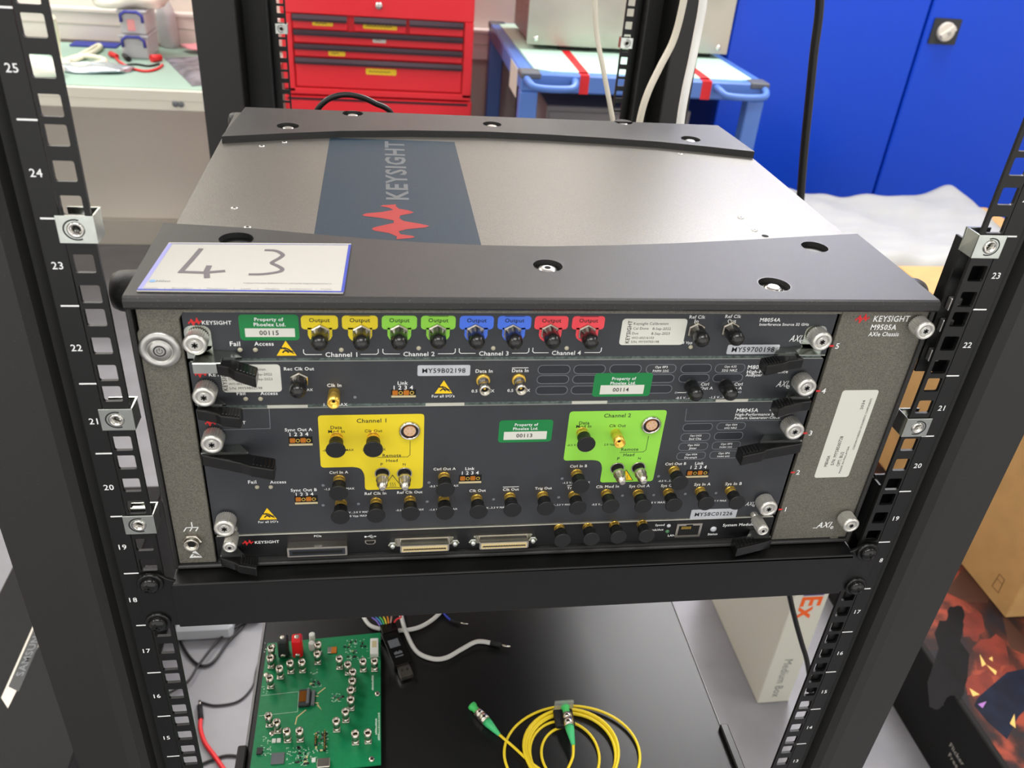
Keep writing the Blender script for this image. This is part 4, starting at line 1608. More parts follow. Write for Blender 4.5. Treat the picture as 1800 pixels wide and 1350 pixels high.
BZ = AZ + 6
BF = XY(BZ)
board = thing('circuit_board', tuple(P(560, 1240, 'z', AZ)), 'green evaluation circuit board bristling with silver coaxial sockets', 'circuit board')
bc = [P(p[0], p[1], 'z', BZ) for p in ((470, 1131), (669, 1112))]
x0b, x1b, ytop = bc[0][0], bc[1][0], bc[0][1]
xl_ = P(444, 1330, 'z', BZ)[0]
b = MB()
yb0 = P(675, 1343, 'z', BZ)[1]
b.prism(BF, [(x0b, yb0 - 4), (x1b, yb0), (x1b, P(669, 1112, 'z', BZ)[1]), (x0b, ytop)], -1.6, 0, 'board green')
brd = b.build('board', board)
b = MB()
for p in ((480, 1136), (663, 1220), (478, 1290), (653, 1335), (468, 1187)):
    u, v = BF.px(*p)
    b = MB().lathe(BF, u, v, [(2.6, 0.05), (2.4, 1.2), (1.2, 1.5)], 'nickel', 14)
    b.lathe(BF, u, v, [(2.0, -5.9), (2.0, -1.7)], 'nickel', 10)
    b.build('standoff', board)


def cpx(x, y):
    return BF.px(420 + x / 5.0, 1080 + y / 5.0)


b = MB()
random.seed(4)
for pts in (((195, 715), (520, 680)), ((175, 893), (515, 855)), ((515, 855), (525, 680)), ((348, 375), (575, 362)), ((1243, 375), (1130, 385))):
    b.stroke(BF, [cpx(*p) for p in pts], 0.35, 0.08, 'silkscreen')
for (xa, xb, ya, yb2, n) in ((930, 1130, 220, 400, 46), (610, 730, 570, 660, 16), (810, 930, 690, 770, 20), (490, 620, 1160, 1330, 46), (650, 790, 1030, 1220, 30), (190, 290, 1060, 1240, 24), (620, 700, 1230, 1330, 14), (210, 300, 250, 330, 5), (410, 480, 1170, 1330, 14), (620, 700, 480, 530, 10), (200, 260, 590, 700, 8)):
    for k in range(n):
        u, v = cpx(random.uniform(xa, xb), random.uniform(ya, yb2))
        w, h = random.choice(((1.6, .4), (.4, 1.6), (1.1, .9), (2.4, .35), (.9, .9)))
        b.rect(BF, u - w / 2, u + w / 2, v - h / 2, v + h / 2, 0.04, 0.09, 'silkscreen')
for x, ya, yb2 in ((1230, 870, 1115), (1205, 920, 1060), (1175, 540, 670)):
    n = 16
    for k in range(n):
        u, v = cpx(x, ya + (yb2 - ya) * k / n)
        b.rect(BF, u - .8 * random.random() - .2, u + .9, v - .7, v + .5, 0.04, 0.09, 'silkscreen')
b.build('silkscreen_marks', brd)
b = MB()
for (xa, xb, ya, yb2, n) in ((930, 1110, 230, 380, 14), (620, 720, 590, 640, 7), (820, 920, 710, 750, 8), (500, 610, 1170, 1330, 14), (660, 780, 1040, 1210, 14)):
    for k in range(n):
        u, v = cpx(random.uniform(xa, xb), random.uniform(ya, yb2))
        w, h = random.choice(((1.6, 2.2), (2.4, 1.4), (1.2, 1.2)))
        b.box(u - w / 2, u + w / 2, v - h / 2, v + h / 2, BZ, BZ + 0.8, random.choice(('component dark', 'component dark', 'component grey', 'bond tan')))
sm = b.build('surface_mount_parts', board)
sm['kind'] = 'stuff'


def sma(u, v, h=14.5):
    b = MB()
    b.box(u - 3.1, u + 3.1, v - 3.1, v + 3.1, BZ, BZ + 1.8, 'nickel', 0.3)
    b.lathe(BF, u, v, [(3.0, 1.8), (3.0, 4), (2.5, 4.2), (2.5, 6), (3.3, 6.4), (3.3, h), (2.5, h), (2.4, h - 3)], 'nickel', 18)
    b.disc(BF, u, v, 2.4, h - 2.9, 'hole black', 14)
    b.disc(BF, u, v, 0.6, h - 2.5, 'gold', 8)
    return b.build('coaxial_socket', board)


first = None
for p in ((292, 378), (285, 462), (280, 640), (365, 555), (457, 508), (560, 500), (700, 345), (693, 428), (886, 470), (960, 520), (1003, 585), (998, 665), (985, 745), (985, 830), (940, 935), (860, 1018), (1092, 492), (1192, 488), (270, 975), (342, 1030), (430, 1110), (540, 1105), (1025, 1130), (1135, 1120)):
    u, v = cpx(*p)
    if first is None:
        first = sma(u, v)
        fu, fv = u, v
    else:
        copy_tree(first, board, (u - fu, v - fv, 0))
for m_, p, nm in (('component dark', (397, 358), 'black banana socket'), ('plastic red', (521, 352), 'red banana socket')):
    u, v = cpx(*p)
    b = MB()
    b.box(u - 4.8, u + 4.8, v - 5, v + 6, BZ, BZ + 24, m_, 1.6)
    b.lathe(XY(BZ + 24), u, v + 1, [(2.4, 0), (2.4, .6), (1.4, .7)], 'nickel', 14)
    b.lathe(XZ(v - 5), u, BZ + 4.5, [(2.6, 0), (2.3, 1.0), (0.8, 1.1)], 'nickel', 14)
    o = b.build('banana_socket', board)
    o['label'] = nm
b = MB()
for p in ((645, 215), (642, 290)):
    u, v = cpx(p[0], p[1] + 12)
    b = MB()
    b.lathe(BF, u, v, [(2.9, 0), (2.9, 8.6), (2.4, 9.0)], 'plastic white', 20)
    b.build('capacitor', board)
u, v = cpx(1190, 330)
b = MB()
b.box(u - 4.0, u + 4.0, v - 7, v + 13, BZ, BZ + 5.5, 'plastic white', 0.7)
b.box(u - 2.2, u + 2.2, v + 1, v + 9, BZ + 5.5, BZ + 5.7, 'connector cream')
b.build('power_header', board)
u, v = cpx(820, 318)
b = MB()
b.box(u - 4.2, u + 4.4, v - 3.8, v + 3.8, BZ, BZ + 1.2, 'copper orange', 0.3)
b.box(u - 4.4, u - 0.8, v - 3.8, v + 3.8, BZ, BZ + 1.5, 'nickel', 0.3)
b.build('regulator', board)
# photonic chip on a dark block with wire tracks
u, v = cpx(575, 750)
b = MB()
b.box(u - 5.0, u + 5.4, v - 8.5, v + 9.5, BZ, BZ + 3.4, 'component dark', 0.5)
b.box(u - 4.4, u + 1.8, v - 4.5, v + 7, BZ + 3.4, BZ + 3.7, 'amber glass')
b.box(u + 2.2, u + 5.0, v - 7.8, v + 8.6, BZ + 3.4, BZ + 5.6, 'component grey', 0.8)
b.box(u + 6, u + 9.5, v - 7.5, v + 8.5, BZ, BZ + 2.4, 'component grey', 0.3)
b.build('optical_chip', board)
b = MB()
for pts in (((690, 700), (760, 645)), ((690, 790), (725, 838), (690, 800)), ((590, 840), (510, 905), (495, 970)), ((660, 720), (700, 720)), ((660, 780), (700, 780))):
    b.stroke(BF, [cpx(*p) for p in pts], 1.1, 0.3, 'bond tan')
b.build('wire_tracks', board)
u, v = cpx(342, 1270)
b = MB()
b.box(u - 5.6, u + 5.6, v - 5.4, v + 5.4, BZ, BZ + 1.3, 'component grey', 0.3)
b.build('processor_chip', board)
u, v = cpx(182, 1208)
b = MB().box(u - 2.4, u + 2.4, v - 3.2, v + 3.2, BZ, BZ + 2, 'component dark', 0.3)
b.build('small_chip', board)
u, v = cpx(745, 1325)
b = MB()
b.box(u - 5.5, u + 5.5, v - 5, v + 4, BZ, BZ + 5, 'nickel', 0.6)
b.build('metal_jack', board)
for p in ((675, 1115), (755, 1080), (755, 1160)):
    u, v = cpx(*p)
    b = MB()
    for k in range(4):
        b.box(u - 1, u + 1, v - 5 + k * 2.54, v - 3 + k * 2.54, BZ, BZ + 2.4, 'component dark', 0.2)
        b.box(u - .3, u + .3, v - 4.3 + k * 2.54, v - 3.7 + k * 2.54, BZ + 2.4, BZ + 6, 'gold')
    b.build('pin_header', board)
for p in ((308, 1115), (352, 1112), (658, 1285)):
    u, v = cpx(*p)
    b = MB().box(u - 1.7, u + 1.7, v - 2, v + 2, BZ, BZ + 1.4, 'plastic white', 0.3)
    b.build('white_button', board)

# usb adapter with rainbow wires
usb = thing('usb_serial_adapter', tuple(P(700, 1160, 'z', AZ)), 'black USB serial adapter with rainbow wires beside the green board', 'USB adapter')
Fd0 = P(683, 1112, 'z', AZ + 4)
Fd1 = P(708, 1172, 'z', AZ + 4)
d = (Fd1 - Fd0).normalized()
UF = Fr((Fd0[0], Fd0[1], AZ), (-d.y, d.x, 0), (-d.x, -d.y, 0))
L = (Fd1 - Fd0).length
b = MB()
b.rect(UF, -8.5, 8.5, -L, 0, 0.5, 8.5, 'black plastic gloss', 2)
b.rect(UF, -7, 9, -4, 8, 0.5, 9.5, 'black plastic gloss', 1)
ub = b.build('body', usb, bevel=0.8)
b = MB()
b.rect(UF, -5.5, 5.0, -L * 0.52, -L * 0.3, 8.5, 8.65, 'component grey', 0.3)
for k in range(7):
    b.rect(UF, -4 + k * 1.2, -3.3 + k * 1.2, -L * .72, -L * .66 + (k % 3) * 0.6, 8.5, 8.62, 'print grey')
    b.rect(UF, -4 + k * 1.2, -3.4 + k * 1.2, -L * .80, -L * .76, 8.5, 8.62, 'print grey')
b.build('printed_label', ub)
b = MB()
b.rect(UF, -6, 6, -L - 14, -L, 2.2, 6.8, 'nickel', 0.4)
for k in (-2.6, 2.6):
    b.rect(UF, k - 1, k + 1, -L - 7, -L - 4.6, 6.8, 6.9, 'hole black')
b.build('usb_plug', usb)
for i, (m_, cc) in enumerate((('violet', (130, 110, 200)), ('sky', (80, 150, 210)), ('leaf', (80, 190, 110)), ('lemon', (230, 215, 60)), ('orange', (235, 140, 40)), ('rose', (190, 150, 140)), ('crimson', (220, 40, 50)))):
    mat('wire ' + m_, cc, 0.4)
    q0 = UF.at(-5.5 + i * 1.9, 6, 6.5)
    q1 = P(653 + i * 7.0 + (10 if i == 6 else 0), 1083, 'z', AZ + 14)
    q2 = P(648 + i * 7.2, 1060, 'z', AZ + 30)
    b = MB().tube([q0, (q0 + q1) / 2 + Vector((0, 0, 2)), q1, q2], 0.9, 'wire ' + m_, 6, res=4)
    b.build('wire', usb)


def on(z, pts):
    return [P(p[0], p[1], 'z', AZ + z) for p in pts]


def cable(name, pts, r, m_, label, cat, res=6, tips=(), group=None):
    t = thing(name, tuple(pts[len(pts) // 2]), label, cat, group)
    b = MB().tube(pts, r, m_, 8, res=res)
    b.build('sheath', t)
    for tp, rr, mm in tips:
        MB().tube(tp, rr, mm, 8).build('bare_end' if mm != 'strap black' else 'sleeve', t)
    return t


w1 = on(3, ((628, 1060), (640, 1086), (655, 1102), (690, 1108), (725, 1106), (752, 1095), (775, 1075), (785, 1050)))
cable('white_cable', w1, 2.2, 'cable white', 'white cable arching across the top of the black USB adapter', 'cable')
w2 = on(3, ((700, 1055), (706, 1085), (714, 1112), (732, 1145), (760, 1158), (785, 1156), (812, 1141), (838, 1128), (862, 1130)))
p3 = on(3, ((862, 1130), (880, 1134)))
p4 = on(3, ((880, 1134), (897, 1137)))
cable('white_cable', w2, 2.3, 'cable white', 'white cable with a stripped black end curling across the black appliance', 'cable', tips=((p3, 2.6, 'strap black'), (p4, 1.2, 'nickel')))
mat('wire blue', (40, 60, 170), 0.4)
w3 = on(2, ((770, 1060), (780, 1078), (792, 1090)))
cable('blue_wire', w3, 1.1, 'wire blue', 'thin blue wire with a grey tip poking out under the shelf', 'wire', tips=((on(2, ((792, 1090), (808, 1095))), 1.2, 'strap black'), (on(2, ((808, 1095), (823, 1097))), 0.7, 'nickel')))

# coiled yellow fibre
coil = thing('fibre_patch_cord', tuple(P(1000, 1300, 'z', AZ)), 'coiled yellow fibre patch cord with green connectors on the black appliance', 'fibre cable')
cc = P(1003, 1322, 'z', AZ)


def loop(rx, ry, dx, dy, a0, a1, z, wob=0.0, n=44):
    return [Vector((cc[0] + dx + rx * math.cos(a) * (1 + wob * math.sin(3 * a)), cc[1] + dy + ry * math.sin(a), AZ + z + 0.6 * math.sin(2 * a))) for a in [a0 + (a1 - a0) * i / n for i in range(n + 1)]]


R1 = abs(P(924, 1318, 'z', AZ)[0] - P(1087, 1318, 'z', AZ)[0]) / 2
k_ = (P(1003, 1245, 'z', AZ)[1] - cc[1])
yr = k_
pts = []
full = 2 * math.pi
specs = ((R1 * 1.0, yr * .93, 0.5, 0, 2.0), (R1 * 0.985, yr * .91, 1.0, 1, 3.2), (R1 * 0.96, yr * .88, 0.0, -1, 2.6), (R1 * 1.02, yr * .90, 0.5, 1, 4.2), (R1 * 0.94, yr * .85, 1.4, 0, 1.6))
b = MB()
for rx, ry, dx, dy, z in specs:
    b.tube(loop(rx, ry, dx, dy, 0.3, 0.3 + full, z, 0.012), 1.35, 'fibre yellow', 8, caps=False)
b.tube(loop(R1 * 1.46, yr * 1.07, 1, -2, -0.6, 3.6, 2.2), 1.3, 'fibre yellow', 8)
b.tube(loop(R1 * .74, yr * .74, -6, -2, -0.2, full - 0.2, 1.4), 1.3, 'fibre yellow', 8, caps=False)
b.tube(loop(R1 * .62, yr * .64, -1, -4, 1.4, 5.8, 1.4), 1.3, 'fibre yellow', 8)
b.build('fibre', coil)


def fibre_plug(a, m_, c, z0, z1, parent, tail):
    """green tip, steel barrel, green boot, then the fibre"""
    q0, q1, q2 = P(a[0], a[1], 'z', AZ + z0), P(m_[0], m_[1], 'z', AZ + (z0 + z1) / 2), P(c[0], c[1], 'z', AZ + z1)
    dd = (q2 - q0)
    Ls = dd.length
    dd.normalize()
    e = lambda t: q0 + dd * (Ls * t)
    MB().tube([e(0), e(.06), e(.1), e(.24)], [4.2, 4.2, 3.2, 3.2], 'tip green', 16).build('dust_cap', parent)
    MB().tube([e(.22), e(.34), e(.345), e(.36), e(.365), e(.54)], [4.4, 4.4, 3.8, 3.8, 4.8, 4.8], 'nickel', 16).build('ferrule', parent)
    MB().tube([e(.54), e(.62), e(1)], [4.2, 4.0, 1.6], 'boot green', 14).build('strain_boot', parent)
    MB().tube([e(.98)] + [P(p[0], p[1], 'z', AZ + p[2]) for p in tail], 1.3, 'fibre yellow', 8, res=5).build('fibre_tail', parent)


fibre_plug((829, 1240), (850, 1262), (878, 1292), 5, 4, coil, ((905, 1315, 3), (930, 1338, 3), (960, 1360, 3)))
fibre_plug((993, 1240), (998, 1262), (1008, 1310), 9, 7, coil, ((1007, 1330, 5), (998, 1352, 3)))
b = MB()
sa = P(992, 1262, 'z', AZ + 6)
b.box(sa[0] - 9, sa[0] + 9, sa[1] - 8, sa[1] + 10, AZ + 0.6, AZ + 6.6, 'strap black', 1.0)
b.box(sa[0] - 8, sa[0] + 10, sa[1] + 9, sa[1] + 12, AZ + 0.6, AZ + 16, 'clear plastic', 0.4)
b.build('strap', coil)
# ------------------------------------------------------------------ things on the floor round the rack
mat('parcel white', (206, 204, 190), 0.5)
mat('parcel seam', (190, 180, 150), 0.5)
mat('parcel orange', (236, 96, 30), 0.5)
mat('parcel purple', (70, 40, 120), 0.5)
mat('parcel grey', (120, 122, 124), 0.5)
mat('cardboard', (186, 146, 92), 0.75, noise=0.05, nscale=25)
mat('cardboard dark', (120, 88, 50), 0.8)
mat('box black', (18, 18, 18), 0.55, spec=0.25)
mat('silver print', (176, 170, 160), 0.35, metal=0.4)
FF = XY(FZ)
fx0 = P(1331, 1237, 'z', FZ)
fx1 = P(1382, 1240, 'z', FZ)
w = 60
parcel = thing('courier_box', (fx0[0] + 30, fx0[1] + 140, FZ), 'narrow white courier box marked Medium Box standing on the floor behind the right post', 'box')
b = MB()
PX0, PY0 = fx0[0], fx0[1]
b.box(PX0, PX0 + w, PY0, PY0 + 300, FZ + 0.5, max(FZ + 337, P(1432, 1068, 'y', PY0)[2] + 120), 'parcel white', 1.5)
pb = b.build('carton', parcel)
PFz = XZ(PY0 - 0.2)
b = MB()
b.text(PFz, 'Medium Box', PX0 + w * 0.52, FZ + 66, 22, 'parcel grey', width=100, up=(1, 0), h=0.1)
b.text(PFz, 'Ex', PX0 + w * 0.55, P(1432, 1068, 'y', PY0)[2], 50, 'parcel orange', width=52, up=(1, 0), h=0.1, bold=0.03)
b.text(PFz, 'Fed', PX0 + w * 0.55, P(1432, 1068, 'y', PY0)[2] + 64, 50, 'parcel purple', width=70, up=(1, 0), h=0.1, bold=0.03)
b.build('printed_words', pb)

# black monitor carton with printed artwork, and the cardboard box on it
M0x, M1x, M0y, M1y, MZ = 818, 1500, 150, 1165, -722
mon = thing('printed_monitor_carton', ((M0x + M1x) / 2, 600, FZ), 'large black carton with fiery orange printed artwork under the cardboard box', 'box')
b = MB()
b.box(M0x, M1x, M0y, M1y, FZ + 0.5, MZ, 'box black', 2)
mb_ = b.build('carton', mon)


def art_material():
    m = bpy.data.materials.new('fiery artwork')
    m.use_nodes = True
    nt = m.node_tree
    bs = nt.nodes['Principled BSDF']
    bs.inputs['Roughness'].default_value = 0.5
    bs.inputs['Specular IOR Level'].default_value = 0.3
    tc = nt.nodes.new('ShaderNodeTexCoord')
    n = nt.nodes.new('ShaderNodeTexNoise')
    n.inputs['Scale'].default_value = 7.5
    n.inputs['Detail'].default_value = 5
    n.inputs['Distortion'].default_value = 1.6
    nt.links.new(tc.outputs['Object'], n.inputs['Vector'])
    r = nt.nodes.new('ShaderNodeValToRGB')
    cr = r.color_ramp
    cr.elements[0].position = 0.36
    cr.elements[0].color = srgb((20, 20, 28))
    cr.elements[1].position = 0.72
    cr.elements[1].color = srgb((190, 140, 70))
    for p, c in ((0.42, (36, 18, 18)), (0.49, (72, 32, 24)), (0.57, (128, 54, 38)), (0.66, (150, 62, 40))):
        e = cr.elements.new(p)
        e.color = srgb(c)
    nt.links.new(n.outputs['Fac'], r.inputs['Fac'])
    nt.links.new(r.outputs['Color'], bs.inputs['Base Color'])
    MATS['fiery artwork'] = m


art_material()
mat('art dark', (8, 8, 12), 0.55, spec=0.2, noise=0.4, nscale=30)
mat('art navy', (14, 22, 40), 0.55, spec=0.2, noise=0.3, nscale=40)
mat('art ember', (118, 46, 34), 0.5, spec=0.3, noise=0.6, nscale=16, noisecol=(60, 28, 26))
mat('art brown', (64, 34, 24), 0.45, noise=0.3, nscale=9)
mat('art glow', (214, 176, 96), 0.5)
mat('art violet', (150, 100, 170), 0.5)
MF = XY(MZ)
b = MB()
b.rect(MF, M0x + 10, M1x - 10, M0y + 10, M1y - 10, 0.05, 0.2, 'fiery artwork')
b.build('printed_artwork', mb_)
b = MB()
# an abstract dark shape and bright flecks over the artwork
for pts in (((1700, 992), (1760, 1010), (1735, 1060), (1700, 1058), (1660, 1040)), ((1760, 1075), (1800, 1120), (1800, 1150), (1775, 1140))):
    b.prism(MF, [MF.px(*p) for p in pts], 0.22, 0.24, 'art brown')
for cx_, cy_, rx_, ry_ in ((1742, 1152, 30, 34), (1722, 1205, 26, 22), (1710, 1100, 20, 26), (1775, 1190, 14, 20)):
    b.prism(MF, [MF.px(cx_ + rx_ * (1 + .2 * math.sin(a_ * 2.3)) * math.cos(a_ * .39), cy_ + ry_ * (1 + .2 * math.cos(a_ * 1.9)) * math.sin(a_ * .39)) for a_ in range(16)], 0.24, 0.26, 'art ember')
random.seed(9)
body_ = [(1672, 1068), (1690, 1072), (1694, 1100), (1688, 1128), (1704, 1150), (1700, 1195), (1690, 1226), (1668, 1222), (1652, 1246), (1634, 1243), (1630, 1200), (1640, 1170), (1650, 1140), (1642, 1112), (1660, 1100)]
b.prism(MF, [MF.px(*p) for p in body_], 0.27, 0.29, 'art dark')
for cx_, cy_, rx_, ry_ in ((1680, 1082, 17, 20), (1664, 1112, 20, 26), (1672, 1140, 16, 22), (1660, 1170, 24, 22), (1692, 1168, 9, 34), (1655, 1205, 26, 22), (1684, 1214, 12, 16), (1646, 1235, 14, 12)):
    pts_ = []
    for a_ in range(14):
        k_2 = random.uniform(.78, 1.12)
        pts_.append(MF.px(cx_ + rx_ * k_2 * math.cos(a_ * .4488), cy_ + ry_ * k_2 * math.sin(a_ * .4488)))
    b.prism(MF, pts_, 0.3, 0.3 + 0.02 * (cx_ % 7), 'art dark')
fig2 = [(1720, 1225), (1770, 1182), (1800, 1176), (1830, 1220), (1790, 1260), (1770, 1300), (1735, 1268), (1712, 1240)]
b.prism(MF, [MF.px(*p) for p in fig2], 0.25, 0.3, 'art navy')
for pts in (((1722, 1150), (1733, 1168), (1726, 1172)), ((1733, 1168), (1752, 1180), (1750, 1187)), ((1704, 1210), (1722, 1221), (1710, 1224)), ((1738, 1158), (1744, 1154), (1745, 1163)), ((1775, 1272), (1783, 1255), (1785, 1280))):
    b.prism(MF, [MF.px(*p) for p in pts], 0.32, 0.36, 'art glow')
b.prism(MF, [MF.px(*p) for p in ((1719, 1238), (1734, 1233), (1727, 1245))], 0.32, 0.36, 'art violet')
b.build('printed_shapes', mb_)
SFc = Fr((M0x, 0, 0), (0, -1, 0), (0, 0, 1))
b = MB()
for s_, p in (('Flicker', (1682, 1326)), ('Free', (1676, 1337))):
    u, v = SFc.px(*p)
    b.text(SFc, s_, u, v, 13, 'silver print', bold=0.02, h=0.2)
b.build('printed_words', mb_)
CX0, CY0 = 1014, 538
cart = thing('cardboard_box', (CX0 + 200, 850, MZ), 'brown cardboard box on the printed carton, right of the rack', 'box')
b = MB()
b.box(CX0, CX0 + 480, CY0, 1165, MZ + 0.3, -312, 'cardboard', 2)
cb_ = b.build('carton', cart)
b = MB()
CL = Fr((CX0, 0, 0), (0, -1, 0), (0, 0, 1))
sq = [CL.px(*p) for p in ((1757, 1009), (1766, 1019), (1755, 1042), (1744, 1030))]
b.stroke(CL, sq, 1.6, 0.3, 'cardboard dark', closed=True)
m1_, m2_ = (Vector(sq[0]) + Vector(sq[3])) / 2, (Vector(sq[1]) + Vector(sq[2])) / 2
b.stroke(CL, [tuple(m1_ * .7 + Vector(sq[0]) * .3), tuple(m2_ * .7 + Vector(sq[1]) * .3)], 1.2, 0.3, 'cardboard dark')
b.box(CX0 - 0.3, CX0 + 480, 850, 853, -312.2, -311.6, 'cardboard dark')
b.build('printed_symbol', cb_)
# rear carton with a padded white wrap on it
cart2 = thing('cardboard_box', (1250, 1420, FZ), 'cardboard box in front of the blue cabinet with white foam wrap over its top', 'box')
MB().box(960, 1560, 1172, 1640, FZ + 0.5, -345, 'cardboard', 2).build('carton', cart2)
mat('foam wrap', (158, 158, 155), 0.6, bump=0.35, bscale=45)
random.seed(3)
nx, ny = 56, 40
vs = []
x0f, x1f, y0f, y1f = 925, 1500, 1150, 1665


def fnoise(x, y):
    return (math.sin(x * .021 + 1.3 * math.sin(y * .017)) + math.sin(y * .034 + x * .012 + 2) + .6 * math.sin(x * .06 + y * .045) + .35 * math.sin(x * .13 - y * .11))


for j in range(ny + 1):
    for i in range(nx + 1):
        u, v = i / nx, j / ny
        x = x0f + (x1f - x0f) * u + 12 * math.sin(v * 9)
        y = y0f + (y1f - y0f) * v + 18 * math.sin(u * 7 + 1)
        z = -345 + 26 + 9 * fnoise(x * .4, y * .3) + 2.2 * fnoise(y * 1.0 + 40, x * .5 + y * .5)
        e = min(u, 1 - u, v) * 8
        z -= 34 * max(0, 1 - e) ** 2 * (1 if v > .1 else 1.6)
        z = max(z, -344.5)
        vs.append((x, y, z))
fs = [(j * (nx + 1) + i, j * (nx + 1) + i + 1, (j + 1) * (nx + 1) + i + 1, (j + 1) * (nx + 1) + i) for j in range(ny) for i in range(nx)]
b = MB().add(vs, fs, 'foam wrap', True)
o = b.build('foam_wrap')
md = o.modifiers.new('thick', 'SOLIDIFY')
md.thickness = 0.004
md.offset = 1
tag(o, 'crumpled white foam packing wrap lying over the rear cardboard box', 'packing wrap')

# black flat carton on the left with a silver maker's strip
lz = -640
e0 = P(0, 1035, 'z', lz)
e1 = P(22, 998, 'z', lz)
lx = (e0[0] + e1[0]) / 2
tv = thing('black_flat_carton', (lx + 150, -50, FZ), 'black carton with a silver strip on the floor left of the rack', 'box')
MB().box(lx, -492, -600, P(40, 968, 'z', lz)[1] + 160, FZ + 0.5, lz, 'box black', 2).build('carton', tv)
LFm = XY(lz)
b = MB()
q = [LFm.px(*p) for p in ((63, 1118), (76, 1154), (28, 1238), (9, 1211))]
xs0, xs1 = q[3][0], q[2][0]
ys0, ys1 = q[2][1] - 6, q[0][1] + 30
b.prism(LFm, [(xs0, ys0 + 18), (xs1 - 8, ys0), (xs1, ys1), (xs0, ys1)], 0.1, 0.4, 'silver print')
b.prism(LFm, [(xs0 + 3, ys0 + 36), (xs1 - 3, ys0 + 26), (xs1 - 3, ys1 - 3), (xs0 + 3, ys1 - 3)], 0.4, 0.45, 'component dark')
b.text(LFm, 'SAMSUNG', (xs0 + xs1) / 2, (ys0 + ys1) / 2 + 18, (xs1 - xs0) * .62, 'component grey', width=(ys1 - ys0) * .55, up=(-1, 0), h=0.5, bold=0.02)
b.build('maker_strip', tv)

# cables and small things on the floor seen under the shelf, left
mat('cable black', (18, 18, 18), 0.4)
mat('lead red', (216, 40, 44), 0.35)


def fl(pts, z=4):
    return [P(p[0], p[1], 'z', FZ + z) for p in pts]


cable('floor_cable', fl(((300, 1075), (318, 1130), (345, 1166), (372, 1166), (400, 1130), (432, 1095), (450, 1060))), 2.6, 'cable black', 'black cable in a deep sag on the floor under the shelf left end', 'cable')
cable('floor_cable', fl(((290, 1222), (330, 1198), (352, 1165), (390, 1120), (440, 1085), (480, 1040)), 9), 2.2, 'cable black', 'thin black floor cable running diagonally from the left rail up to the shelf', 'cable')
cable('floor_cable', fl(((352, 1234), (380, 1240), (420, 1232), (445, 1205), (452, 1175), (470, 1120)), 3), 1.8, 'cable black', 'thin black cable curving from the red test lead towards the board', 'cable')
cable('floor_cable', fl(((350, 1345), (375, 1335), (400, 1328), (430, 1332), (460, 1342)), 3), 2.2, 'cable black', 'black cable crossing the floor at the foot of the photo left of the board', 'cable')
cable('test_lead', fl(((353, 1262), (352, 1280), (360, 1305), (378, 1330), (400, 1362)), 5), 3.6, 'lead red', 'red test lead with a black plug on the floor left of the green board', 'test lead',
      tips=((fl(((351, 1240), (353, 1264)), 6), 4.4, 'strap black'), (fl(((351, 1232), (351, 1241)), 6), 2.4, 'nickel')))
pq = P(360, 1105, 'z', FZ)
mat('adaptor grey', (176, 178, 182), 0.45)
b = MB().box(pq[0] - 48, pq[0] + 55, pq[1] - 30, pq[1] + 60, FZ + 0.5, FZ + 34, 'adaptor grey', 6)
tag(b.build('power_adaptor'), 'pale grey power adaptor on the floor just under the left end of the shelf', 'power adaptor')
pq = P(440, 1090, 'z', FZ)
b = MB().box(pq[0] - 40, pq[0] + 20, pq[1] - 12, pq[1] + 30, FZ + 0.5, FZ + 28, 'cable black', 5)
tag(b.build('cable_plug_block'), 'small black plug block on the floor beside the appliance, under the shelf', 'plug')

# ------------------------------------------------------------------ bench along the back wall
mat('bench mint', (152, 180, 166), 0.5)
mat('bench cream', (206, 202, 188), 0.45)
mat('bench leg', (190, 186, 176), 0.5)
BT = -200
BY0 = 0.5 * (P(120, 154, 'z', BT)[1] + P(410, 162, 'z', BT)[1])
bench = thing('workbench', (-1200, (BY0 + WY) / 2, FZ), 'cream laboratory bench with a mint green mat along the back wall', 'workbench')
zb1 = P(300, 168 + 4, 'y', BY0)[2]
zb2 = P(300, 194.5, 'y', BY0)[2]
b = MB()
b.box(-2300, -390, BY0, WY - 62, BT - 28, BT, 'bench cream', 2)
b.box(-2300, -390, BY0 + 1, BY0 + 30, zb2, zb1 + 1, 'bench cream', 1)
b.build('frame', bench)
b = MB().box(-2290, -400, BY0 + 12, WY - 64, BT, BT + 2, 'bench mint')
b.build('mat', bench)
for x in (-2250, -1300, -430):
    MB().box(x, x + 40, WY - 150, WY - 110, FZ + 0.5, BT - 28, 'bench leg', 2).build('leg', bench)
b = MB()
q = P(313, 183, 'y', BY0)
for dx in (-7, 7):
    b.lathe(XZ(BY0), q[0] + dx, q[2], [(8, 0), (7, 3), (3, 4)], 'component grey', 16)
b.build('keyhole', bench)
TZ = BT + 2


def bt(px_, py_, z=0):
    return P(px_, py_, 'z', TZ + z)


